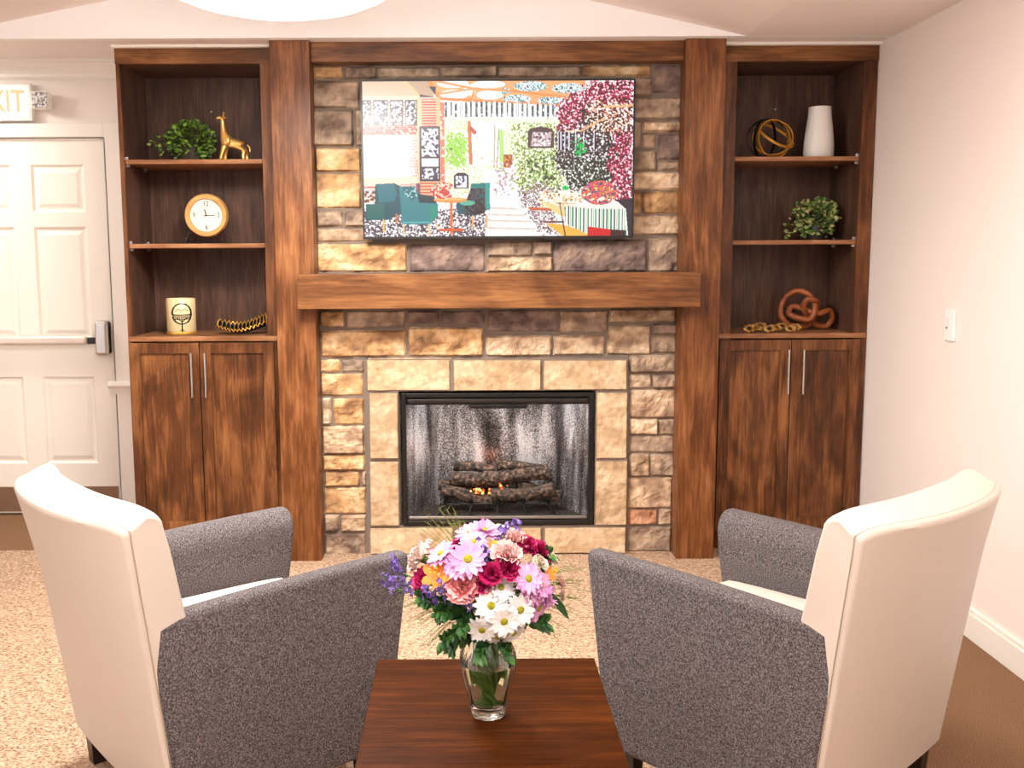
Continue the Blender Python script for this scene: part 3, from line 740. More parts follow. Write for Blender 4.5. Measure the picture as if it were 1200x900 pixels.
lathe(bm, [(.004, -.011), (.004, -.015)], 10, (0, 0, zc), axis='y'); obj('hands', bm, M['blackwire'], clk)
bm = bmesh.new()
for s in (-1, 1):
    tube(bm, [(s*.078, -.02, zc-.085), (s*.084, -.03, zc-.068)], .0022, 6)
    tube(bm, spline([(s*.080, -.025, zc-.078), (s*.094, -.03, .03), (s*.100, -.03, .004), (s*.098, .06, .004)], 4), .0022, 6)
tube(bm, [(-.098, .06, .004), (.098, .06, .004)], .0022, 6); tube(bm, [(-.075, 0, zc-.085), (.075, 0, zc-.085)], .0022, 6)
tube(bm, [(-.078, -.02, zc-.085), (-.075, 0, zc-.085)], .0022, 6); tube(bm, [(.078, -.02, zc-.085), (.075, 0, zc-.085)], .0022, 6)
obj('wire_stand', bm, M['blackwire'], clk)

# cream jar with dark tree emblem
jar = empty('candle_jar', 'cream cylindrical candle jar with a dark round tree emblem, left bookcase lower shelf', 'jar', (-1.560, .25, 1.091))
R, H = .0705, .178
bm = bmesh.new(); lathe(bm, [(R-.004, 0), (R, .004), (R, H-.003), (R-.003, H), (R-.006, H-.003), (R-.007, .02)], 48); obj('body', bm, plain('cream glazed jar', (218, 198, 152), .35), jar, smooth=True, sharp=50)
bm = bmesh.new(); lathe(bm, [(R+.0008, .004), (R+.0016, .007), (R+.0016, .013), (R+.0008, .016)], 48, cap0=False, cap1=False); obj('base_band', bm, M['dgold'], jar, smooth=True)
bm = bmesh.new()
def onjar(u, v): # u along surface from centre (m), v height
    a = -PI/2 + (u+.022)/R
    return Vector((math.cos(a)*(R+.0012), math.sin(a)*(R+.0012), v))
def jtube(pts, r): tube(bm, [onjar(*p) for p in pts], r, 5, squash=1)
rg = random.Random(2); cz = .105
jtube([(math.cos(a)*.045, cz+math.sin(a)*.05) for a in np.linspace(0, 2*PI, 40)], .0028)
for k in range(26):
    a = rg.uniform(0, 2*PI); q = .047
    jtube([(math.cos(a+t)*(q+.004*math.sin(9*t)), cz+math.sin(a+t)*(q+.004)) for t in np.linspace(0, .35, 5)], .0019)
for k in range(12):
    x = -.038+k*.0069
    for z in (cz-.028, cz-.018, cz-.008): jtube([(x-.002, z), (x+.002, z+.004)], .0028)
jtube([(-.04, cz-.002), (.04, cz-.002)], .0018)
jtube([(-.03, cz+.012), (-.015, cz+.024), (0, cz+.013), (.015, cz+.026), (.03, cz+.012)], .0015)
jtube([(0, .012), (0, cz-.03)], .003); jtube([(-.012, .018), (0, .03)], .0015); jtube([(.012, .018), (0, .03)], .0015)
jtube([(0, cz-.04), (-.025, cz-.02)], .002); jtube([(0, cz-.04), (.025, cz-.02)], .002)
obj('tree_emblem', bm, M['blackwire'], jar)

# leaf-shaped black and gold dish
dish = empty('leaf_dish', 'black leaf shaped dish with ragged gold rim, left bookcase lower shelf', 'dish', (-1.262, .24, 1.091))
bm = bmesh.new(); rim = bmesh.new(); nx, ny = 26, 12; G = []
for i in range(nx+1):
    u = i/nx; row = []
    half = .062*math.sin(PI*min(1, .06+u*.94))**.6
    for j in range(ny+1):
        v = j/ny*2-1
        tooth = .006*(1 if i % 2 else -1)*abs(v)**3
        x = -.120+.245*u; y = v*(half+tooth); z = .006+.060*abs(v)**2.0*(.55+.45*u)*(1 if v > 0 else .35)+.030*max(0, 1-2.4*u)**1.6+.035*max(0, 2*u-1)**1.5+tooth*1.3
        row.append((x, y, z))
    G.append(row)
V = [[bm.verts.new(p) for p in row] for row in G]
for i in range(nx):
    for j in range(ny): bm.faces.new((V[i][j], V[i+1][j], V[i+1][j+1], V[i][j+1]))
bmesh.ops.solidify(bm, geom=bm.faces, thickness=.004)
obj('bowl', bm, plain('black lacquer', (24, 18, 14), .3), dish, smooth=True)
tube(rim, [r_[0] for r_ in G]+[G[-1][j] for j in range(1, ny)]+[r_[-1] for r_ in G[::-1]]+[G[0][j] for j in range(ny-1, 0, -1)], .0034, 6, closed=True)
for i in range(2, nx, 2):
    tube(rim, [Vector(G[i][j])+Vector((0, 0, .003)) for j in (7, 9, 11, 12)], .0014, 4)
obj('gold_rim', rim, M['dgold'], dish, smooth=True)

# band orb
orb = empty('band_orb', 'open orb of gold and black metal bands on the right bookcase top shelf', 'ornament', (1.345, .28, 1.931))
def band(name, rot, R, w, t, mat, c):
    bm = bmesh.new(); lathe(bm, [(R-t, -w), (R, -w), (R, w), (R-t, w)], 64, cap0=False, cap1=False)
    vs = [v for v in bm.verts]; 
    # close the inner face
    bm.verts.ensure_lookup_table(); n = 64
    for k in range(n): bm.faces.new((bm.verts[k], bm.verts[3*n+k], bm.verts[3*n+(k+1) % n], bm.verts[(k+1) % n]))
    bmesh.ops.transform(bm, matrix=Matrix.Translation(c) @ rot, verts=bm.verts)
    obj(name, bm, mat, orb, smooth=True, sharp=40)
E3 = lambda x, y, z: Matrix.Rotation(z, 4, 'Z') @ Matrix.Rotation(y, 4, 'Y') @ Matrix.Rotation(x, 4, 'X')
zc = .100
hm = plain('hammered gold', (236, 176, 70), .35, metal=.55, bump=.8, bump_s=160)
band('gold_band', E3(math.radians(62), math.radians(-28), 0), .096, .009, .004, hm, (.005, 0, zc))
band('gold_band', E3(math.radians(80), math.radians(62), math.radians(12)), .094, .010, .004, hm, (.008, 0, zc-.003))
band('gold_band', E3(math.radians(38), math.radians(-12), .9), .098, .006, .003, hm, (.02, 0, zc+.012))
band('black_band', E3(math.radians(70), math.radians(28), -.5), .097, .007, .003, M['black'], (-.022, .01, zc+.004))
band('black_band', E3(math.radians(100), math.radians(-55), .6), .095, .006, .003, M['black'], (-.028, .02, zc))

# white vase
vz = empty('white_vase', 'tall plain white ceramic vase in the right bookcase top shelf', 'vase', (1.576, .28, 1.931))
bm = bmesh.new(); lathe(bm, [(.062, 0), (.070, .006), (.0725, .03), (.071, .07), (.066, .12), (.060, .17), (.055, .205), (.0535, .235), (.054, .246), (.050, .248), (.049, .24), (.05, .2), (.06, .05)], 48); obj('body', bm, M['white_cer'], vz, smooth=True, sharp=50)

# wooden knot
kn = empty('wooden_knot', 'brown wooden interlocked knot sculpture on the right bookcase lower shelf', 'ornament', (1.545, .30, 1.091))
kw = wood('knot wood', (92, 44, 22), (140, 76, 40), (176, 106, 62), 'x', rough=.35, blotch=.6)
pts = []
P = [(-.075, -.0, .022), (-.118, .012, .075), (-.105, .02, .150), (-.045, .012, .196), (.015, -.012, .175), (.04, -.03, .12), (.02, -.03, .06),
     (-.04, -.01, .062), (-.075, .02, .085), (-.055, .03, .118), (.0, .012, .105), (.055, -.022, .085), (.118, -.012, .098), (.138, .01, .055),
     (.112, .022, .018), (.06, .02, .03), (.012, .012, .075), (-.015, -.025, .125), (-.0, -.04, .155), (.045, -.03, .145), (.062, .01, .105), (.055, .03, .05), (.01, .02, .020), (-.035, .0, .017)]
PP = P+P[:3]
sp = spline(PP, 8)[8:8+len(P)*8]
bm = bmesh.new(); tube(bm, sp, .0145, 14, closed=True); obj('ring', bm, kw, kn, smooth=True)
# gold leaf chain
gg = plain('bright brushed gold', (255, 220, 140), .25, metal=.6)
ch = empty('gold_flower_garland', 'flat gold metal cluster of blossoms lying on the right bookcase lower shelf', 'ornament', (1.345, .20, 1.091))
rg = random.Random(8)
for k in range(8):
    x = -.11+.033*k; y = rg.uniform(-.035, .045); z = .019+.006*(k % 3)
    bm = bmesh.new(); nP = 6; n = 48
    ring0, ring1, ringi = [], [], []
    rr = .029
    for i in range(n):
        a = 2*PI*i/n; q = rr*(.72+.28*abs(math.cos(a*nP/2+k)))
        ring0.append(bm.verts.new((math.cos(a)*q, math.sin(a)*q, .003*math.sin(a*3)))); 
        ringi.append(bm.verts.new((math.cos(a)*rr*.42, math.sin(a)*rr*.42, -.001)))
    for i in range(n): bm.faces.new((ring0[i], ring0[(i+1) % n], ringi[(i+1) % n], ringi[i]))

    bmesh.ops.solidify(bm, geom=bm.faces, thickness=.004)
    bmesh.ops.transform(bm, matrix=Matrix.Translation((x, y, z)) @ E3(rg.uniform(.45, .8), rg.uniform(-.25, .25), rg.uniform(-.4, .4)), verts=bm.verts)
    obj('blossom', bm, gg, ch, smooth=True, sharp=40)

# ------------------------------------------------------------------ television
tv = empty('television', 'wall mounted flat television showing a bright garden cafe, above the mantel', 'television', (.002, .045, 1.549))
TW, TH = 1.272, .730
bm = bmesh.new(); box(bm, -TW/2, .004, 0, TW/2, .03, TH)
obj('casing', bm, M['black'], tv, bevel=.003)
obj('wall_bracket', bx(-.2, .03, .2, .2, .07, .55), M['black'], tv)
bm = bmesh.new()
for r in ((-TW/2, 0, 0, TW/2, .006, .012), (-TW/2, 0, TH-.008, TW/2, .006, TH), (-TW/2, 0, .012, -TW/2+.008, .006, TH-.008), (TW/2-.008, 0, .012, TW/2, .006, TH-.008)): box(bm, *r)
obj('bezel', bm, M['black'], tv)

def paint():
    """the picture on the television: pergola, chalk boards, teal armchairs, garden, flower wall"""
    PW, PH = 600, 345
    X, Y = np.meshgrid((np.arange(PW)+.5)/PW*1065, (np.arange(PH)+.5)/PH*612)
    rs = np.random.RandomState(5)
    im = np.ones((PH, PW, 3))*255.
    def blur(a, n):
        for _ in range(n):
            a = (a+np.roll(a, 1, 0)+np.roll(a, -1, 0)+np.roll(a, 1, 1)+np.roll(a, -1, 1))/5
        return a
    fine = blur(rs.rand(PH, PW), 3); fine = (fine-fine.mean())/fine.std()
    fine2 = blur(rs.rand(PH, PW), 6); fine2 = (fine2-fine2.mean())/fine2.std()
    med = blur(rs.rand(PH, PW), 10); med = (med-med.mean())/med.std()
    big = blur(rs.rand(PH, PW), 80); big = (big-big.mean())/big.std()
    WX = X+fine2*7+med*6; WY = Y+np.roll(fine2, 37, 0)*7+np.roll(med, 51, 1)*6
    def inpoly(P, X=X, Y=Y):
        m = np.zeros(X.shape, bool); n = len(P)
        for i in range(n):
            (x0, y0), (x1, y1) = P[i], P[(i+1) % n]
            if y0 == y1: continue
            c = ((y0 > Y) != (y1 > Y)) & (X < (x1-x0)*(Y-y0)/(y1-y0)+x0)
            m ^= c
        return m
    def poly(P, c): im[inpoly(P)] = c
    def rect(x0, y0, x1, y1, c): im[(X >= x0) & (X < x1) & (Y >= y0) & (Y < y1)] = c
    def ell(cx, cy, rx, ry, c, mask=None):
        m = ((X-cx)/rx)**2+((Y-cy)/ry)**2 < 1
        if mask is not None: m &= mask
        im[m] = c; return m
    def line(x0, y0, x1, y1, w, c):
        dx, dy = x1-x0, y1-y0; L2 = dx*dx+dy*dy
        t = np.clip(((X-x0)*dx+(Y-y0)*dy)/L2, 0, 1)
        im[(X-x0-t*dx)**2+(Y-y0-t*dy)**2 < w*w/4] = c
    def scat(mask, cols, ths, f=None):
        f = fine if f is None else f
        for c, (a, b) in zip(cols, ths):
            im[mask & (f >= a) & (f < b)] = c
    R = lambda x0, y0, x1, y1: (X >= x0) & (X < x1) & (Y >= y0) & (Y < y1)
    RW = lambda x0, y0, x1, y1: (WX >= x0) & (WX < x1) & (WY >= y0) & (WY < y1)
    # garden backdrop
    gm = R(310, 150, 800, 420)
    scat(gm, [(250, 252, 238), (226, 238, 190), (190, 214, 130), (255, 255, 252)], [(-9, -.2), (-.2, .5), (.5, 1.2), (1.2, 9)])
    scat(RW(325, 215, 410, 330), [(150, 210, 60), (190, 230, 110), (70, 130, 40), (240, 250, 210)], [(-9, 0), (0, .8), (.8, 1.4), (1.4, 9)], fine2)
    rect(430, 150, 560, 330, (252, 252, 250)); scat(R(430, 150, 560, 330), [(230, 236, 236), (214, 196, 170)], [(.9, 1.5), (1.6, 9)], fine2)
    scat(RW(590, 160, 780, 440), [(245, 248, 225), (206, 220, 150), (150, 176, 80), (88, 104, 50), (232, 200, 80)], [(-9, -.2), (-.2, .4), (.4, 1.1), (1.1, 2.1), (2.1, 9)])
    scat(RW(640, 280, 790, 440), [(150, 180, 90), (90, 110, 60), (60, 70, 44)], [(.0, .6), (.6, 1.2), (1.2, 9)], fine2)
    line(545, 200, 548, 345, 18, (180, 220, 120)); line(418, 160, 425, 320, 14, (206, 120, 80)); line(425, 185, 440, 200, 16, (190, 80, 60))
    line(520, 170, 516, 340, 5, (190, 170, 140)); line(535, 190, 528, 340, 4, (160, 140, 110))
    rect(553, 288, 590, 340, (186, 96, 40)); scat(R(553, 288, 590, 340), [(120, 60, 30), (230, 160, 90)], [(-9, -.8), (1, 9)])
    # pergola roof
    poly([(0, 0), (290, 0), (280, 62), (0, 62)], (198, 164, 136)); poly([(0, 0), (170, 0), (215, 62), (0, 56)], (222, 190, 160))
    line(170, 5, 226, 66, 16, (248, 196, 150)); poly([(225, 50), (285, 62), (285, 75), (225, 70)], (90, 60, 60))
    poly([(262, 0), (875, 0), (875, 30), (765, 100), (300, 68)], (250, 168, 110))
    cells = [(355, 10, 62, 17), (495, 14, 66, 15), (360, 52, 56, 18), (500, 55, 52, 18), (420, 30, 22, 16), (428, 36, 16, 22)]
    for cx, cy, a, b in cells: ell(cx, cy, a, b, (252, 250, 252))
    for cx, cy, a, b in [(660, 22, 66, 20), (808, 30, 66, 20), (605, 70, 56, 16), (740, 78, 56, 15), (560, 40, 22, 12)]:
        m = ell(cx, cy, a, b, (214, 236, 236)); scat(m, [(90, 150, 150), (250, 252, 255), (40, 70, 90)], [(-9, -.5), (.2, 1.3), (1.3, 9)])
    line(262, 0, 300, 66, 14, (244, 140, 70)); line(420, 66, 430, 90, 10, (244, 150, 80))
    line(300, 68, 768, 98, 11, (240, 130, 62)); line(300, 2, 440, 30, 8, (246, 150, 86)); line(440, 30, 300, 50, 7, (246, 150, 86))
    poly([(262, 22), (290, 22), (286, 52)], (60, 50, 70)); line(440, 30, 590, 40, 8, (246, 150, 86)); line(590, 40, 780, 62, 8, (246, 140, 76)); line(430, 66, 440, 30, 8, (246, 150, 86))
    # clerestory slats
    m = R(300, 82, 765, 140) & (Y > 72+.05*(X-300)); im[m] = (240, 240, 244)
    st = np.sin(X/3.2) > .2
    scat(m & st, [(50, 56, 66), (110, 140, 90), (90, 80, 140)], [(-9, .2), (.2, .9), (.9, 1.5)], fine2)
    for x in range(300, 770, 44): line(x, 78, x, 142, 5, (246, 240, 236))
    poly([(300, 140), (770, 152), (770, 166), (300, 152)], (250, 236, 214))
    # left brick wall with chalk boards
    rect(0, 62, 300, 420, (240, 190, 176))
    m = R(0, 62, 305, 440); scat(m & (np.sin(Y*.55) > .5), [(214, 110, 96)], [(-9, .6)], fine)
    rect(0, 56, 226, 72, (248, 214, 186))
    for x0, x1 in ((-8, 34), (42, 100), (108, 160), (168, 216)):
        rect(x0, 72, x1, 172, (58, 42, 58)); q = R(x0+4, 78, x1-4, 168); im[q] = (70, 54, 74)
        scat(q, [(250, 250, 252), (214, 206, 226)], [(.1, 1.3), (1.3, 9)], fine2)
    rect(0, 176, 226, 212, (190, 56, 48)); scat(R(0, 176, 226, 212), [(250, 200, 180), (60, 46, 66), (240, 110, 80)], [(.9, 9), (-9, -.9), (-.9, -.3)], fine2)
    rect(0, 208, 226, 218, (250, 206, 178))
    m = R(0, 216, 222, 390); bl = np.clip((222-X)/60, 0, 1)[..., None]; im2 = np.array([248, 248, 255])*bl+im*(1-bl); im[m] = im2[m]
    scat(m & (fine2 > 1.4), [(216, 222, 244)], [(1.4, 9)], fine2)
    poly([(0, 378), (205, 372), (225, 400), (0, 410)], (255, 226, 200)); 
    rect(214, 66, 232, 450, (250, 196, 150)); rect(232, 74, 292, 176, (226, 92, 70)); scat(R(232, 74, 292, 176) & (np.sin(Y*.6) > .3), [(255, 200, 170)], [(-9, 9)])
    rect(290, 66, 306, 440, (250, 190, 140)); rect(306, 84, 322, 440, (222, 120, 96)); scat(R(306, 84, 322, 440), [(250, 220, 206)], [(.3, 9)], fine2)
    rect(222, 176, 304, 392, (62, 44, 60)); rect(230, 184, 296, 294, (232, 230, 240)); scat(R(230, 184, 296, 294), [(56, 46, 70)], [(-9, -.35)], fine2)
    rect(230, 302, 296, 334, (250, 246, 250)); rect(230, 340, 296, 384, (226, 224, 236)); scat(R(230, 340, 296, 384), [(56, 46, 70)], [(-9, -.3)], fine2)
    rect(222, 392, 304, 452, (206, 104, 78)); scat(R(222, 392, 304, 452) & (np.sin(Y*.5) > .4), [(250, 190, 150)], [(-9, 9)])
    rect(208, 400, 224, 456, (120, 72, 90))
    # ground
    m = Y > 500; im[m & (X < 500)] = (206, 190, 196); scat(m & (X < 500), [(74, 58, 72), (250, 246, 250), (150, 124, 136), (110, 90, 100)], [(-9, -.5), (.3, 9), (-.5, 0), (0, .3)])
    poly([(490, 400), (600, 400), (760, 612), (480, 612)], (255, 253, 250))
    for k, y in enumerate((498, 524, 548, 578)): line(492, y, 610+k*26, y+5, 6, (214, 196, 184)); line(492, y+7, 600+k*26, y+11, 3, (236, 224, 214))
    rect(472, 345, 530, 400, (250, 248, 246)); scat(RW(530, 330, 600, 440), [(240, 226, 240), (150, 180, 120), (208, 130, 180)], [(-9, .5), (.5, 1.2), (1.2, 9)], fine2)
    # teal chairs
    T1, T2, T3 = (44, 128, 136), (22, 82, 94), (14, 50, 62)
    poly([(46, 402), (120, 398), (145, 410), (150, 520), (90, 545), (5, 545), (8, 480), (40, 480)], T2)
    poly([(52, 404), (118, 400), (132, 440), (120, 470), (60, 476)], (30, 112, 126)); poly([(8, 482), (80, 478), (80, 540), (8, 542)], (20, 100, 96))
    scat(R(0, 430, 44, 476), [(240, 230, 220), (220, 120, 80), (60, 50, 50)], [(.2, 9), (-.5, .2), (-9, -.5)], fine2)
    line(76, 545, 76, 592, 7, (240, 190, 120)); line(128, 522, 128, 552, 7, (200, 110, 70))
    poly([(140, 412), (200, 410), (214, 440), (262, 478), (292, 480), (292, 530), (262, 562), (150, 562), (146, 500)], T1)
    poly([(212, 440), (278, 452), (290, 480), (218, 476)], T3); poly([(262, 482), (294, 486), (290, 532), (264, 560)], (30, 140, 120))
    m = inpoly([(156, 412), (200, 412), (212, 450), (190, 470), (160, 440)]); scat(m, [(150, 210, 206), (30, 100, 110)], [(.2, 9), (-9, .2)], fine2)
    line(150, 555, 262, 555, 5, (90, 176, 184))
    for x in (156, 258, 288): line(x, 564, x, 606 if x < 280 else 575, 8, (246, 196, 130))
    poly([(424, 402), (498, 398), (500, 500), (440, 532), (372, 520), (364, 490), (370, 470), (420, 466)], T2); poly([(424, 402), (478, 400), (478, 420), (424, 420)], (24, 120, 116)); poly([(480, 402), (500, 400), (498, 510), (482, 500)], (40, 150, 142))
    scat(inpoly([(424, 420), (480, 420), (480, 520), (400, 528), (400, 480)]), [(36, 24, 32), (90, 60, 66)], [(-9, .4), (.4, 1)], fine2); ell(410, 478, 30, 10, (90, 176, 150))
    for x in (432, 486): line(x, 530, x, 575, 7, (236, 170, 110))
    # round table and bouquet
    line(346, 476, 346, 600, 11, (226, 112, 50)); line(300, 585, 392, 585, 10, (210, 90, 40)); ell(342, 466, 66, 11, (246, 140, 66)); ell(342, 462, 62, 7, (252, 180, 110))
    m = ((X-315)/52)**2+((Y-428)/34)**2 < 1; im[m] = (232, 130, 110); scat(m, [(206, 60, 50), (255, 214, 200), (120, 150, 60)], [(-9, -.3), (.3, 1.4), (1.4, 9)], fine2)
    m = ((X-380)/38)**2+((Y-430)/26)**2 < 1; scat(m, [(250, 240, 200), (160, 190, 90), (255, 255, 250)], [(-9, -.2), (-.2, .3), (.3, 9)], fine2)
    poly([(356, 370), (372, 358), (400, 358), (416, 370), (416, 420), (356, 420)], (56, 36, 44)); rect(364, 370, 408, 416, (224, 222, 240)); scat(R(364, 370, 408, 416), [(60, 50, 80)], [(-9, -.4)], fine2)
    # hanging board
    poly([(650, 196), (660, 186), (700, 178), (745, 188), (752, 200), (752, 262), (650, 262)], (74, 48, 48)); poly([(668, 200), (745, 200), (738, 256), (662, 256)], (196, 170, 172)); scat(inpoly([(668, 200), (745, 200), (738, 256), (662, 256)]), [(240, 232, 240), (90, 64, 70)], [(.5, 9), (-9, -1)], fine2)
    # flower wall on the right
    m = inpoly([(765, 90), (860, 30), (900, 0), (1065, 0), (1065, 480), (960, 470), (820, 430), (760, 330)], WX, WY)
    im[m] = (58, 40, 40)
    scat(m, [(246, 244, 250), (170, 160, 166), (24, 20, 20), (110, 90, 84)], [(1.15, 9), (.8, 1.15), (-9, -.7), (.4, .8)])
    red = m & ((WX+big*12 > 985) | (WY < 100+.2*(WX-765)) | ((WX < 860) & (WY < 200)))
    scat(red, [(196, 36, 76), (120, 20, 50), (246, 200, 220), (70, 30, 40)], [(-.1, .8), (-.8, -.1), (.8, 1.6), (-9, -.8)])
    scat(m & RW(880, 80, 1065, 200), [(250, 214, 190), (255, 255, 255), (206, 130, 80)], [(.2, .7), (.9, 9), (-.2, .2)])
    line(800, 198, 860, 196, 6, (250, 220, 190)); line(860, 196, 950, 148, 7, (236, 170, 120)); line(950, 104, 1060, 98, 7, (250, 180, 120))
    for x in (768, 780, 795, 812, 838, 870, 910): line(x, 200, x, 270, 4, (226, 220, 236)); line(x+5, 200, x+5, 270, 4, (20, 16, 24))
    scat(RW(832, 245, 872, 290), [(30, 190, 90), (20, 120, 60)], [(-9, .4), (.4, 1.2)], fine2); ell(800, 420, 14, 9, (10, 190, 70))
    scat(RW(780, 310, 960, 430) & m, [(30, 50, 24), (80, 110, 60), (250, 250, 250)], [(.0, .3), (.3, .8), (1.3, 9)])
    # bushes, bench and striped table cloth
    m = inpoly([(610, 430), (700, 400), (790, 430), (760, 500), (800, 610), (720, 610), (640, 520)], WX, WY); scat(m, [(255, 246, 246), (120, 60, 76), (50, 34, 40), (214, 150, 170), (150, 170, 110)], [(-9, -.5), (-.5, -.1), (-.1, .5), (.5, .9), (.9, 1.2)])
    rect(700, 440, 860, 500, (250, 226, 190)); scat(RW(700, 430, 900, 500), [(255, 255, 250), (240, 170, 100), (96, 70, 66)], [(-.9, .2), (.5, 1.2), (1.5, 9)], fine2)
    poly([(650, 495), (740, 500), (760, 512), (660, 508)], (196, 96, 50)); poly([(700, 470), (800, 500), (800, 540), (760, 520)], (250, 206, 140))
    poly([(720, 560), (790, 566), (900, 600), (890, 612), (790, 612)], (250, 176, 70)); line(716, 555, 790, 556, 7, (110, 52, 40)); line(790, 558, 800, 612, 5, (60, 36, 34)); line(776, 480, 790, 556, 4, (60, 40, 36))
    cl_ = inpoly([(795, 492), (880, 500), (1035, 506), (1045, 612), (900, 612), (800, 560)])
    im[cl_] = (244, 246, 240)
    s_ = (X*.085) % 2.6; im[cl_ & (s_ < .5)] = (40, 140, 84); im[cl_ & (s_ > 1.2) & (s_ < 1.6)] = (40, 36, 56); im[cl_ & (s_ > 2.0) & (s_ < 2.3)] = (150, 196, 150)
    poly([(795, 485), (1035, 480), (1035, 506), (880, 502)], (240, 230, 224)); poly([(888, 574), (980, 586), (980, 612), (888, 612)], (206, 24, 30)); poly([(980, 586), (1040, 590), (1040, 612), (980, 612)], (60, 20, 26))
    m = ((X-935)/72)**2+((Y-440)/48)**2 < 1; scat(m, [(214, 40, 60), (240, 110, 60), (160, 40, 160), (250, 200, 120), (90, 120, 50), (70, 50, 130)], [(-.6, 0), (0, .6), (.6, 1.1), (-1.2, -.6), (1.1, 1.6), (1.6, 9)], fine2)
    poly([(1000, 470), (1065, 460), (1065, 612), (1050, 612), (1040, 505)], (46, 34, 48)); 
    # bloom of daylight
    im[:] = np.clip(im*1.04, 0, 255)
    return im
img = paint(); PH, PW = img.shape[:2]
lin3 = np.where(img/255 <= .04045, img/255/12.92, ((img/255+.055)/1.055)**2.4)
sx0, sx1, sz0, sz1 = -TW/2+.008, TW/2-.008, .012, TH-.008
xs = np.linspace(sx0, sx1, PW); zs = np.linspace(sz1, sz0, PH)
V = np.zeros((PH, PW, 3), np.float32); V[..., 0] = xs[None]; V[..., 2] = zs[:, None]; V[..., 1] = .003
idx = np.arange(PH*PW).reshape(PH, PW)
Fq = np.stack([idx[:-1, :-1], idx[1:, :-1], idx[1:, 1:], idx[:-1, 1:]], -1).reshape(-1, 4)
me = bpy.data.meshes.new('screen'); me.from_pydata(V.reshape(-1, 3).tolist(), [], Fq.tolist()); me.update()
ca = me.color_attributes.new('picture', 'FLOAT_COLOR', 'POINT')
ca.data.foreach_set('color', np.concatenate([lin3.reshape(-1, 3), np.ones((PH*PW, 1))], 1).astype(np.float32).ravel())
m, nt, b = newmat('television picture'); at_ = nt.nodes.new('ShaderNodeAttribute'); at_.attribute_name = 'picture'
nt.links.new(at_.outputs['Color'], b.inputs['Emission Color']); b.inputs['Emission Strength'].default_value = 1.0
b.inputs['Base Color'].default_value = (.01, .01, .01, 1); b.inputs['Roughness'].default_value = .25
link_mesh('screen', me, m, tv)

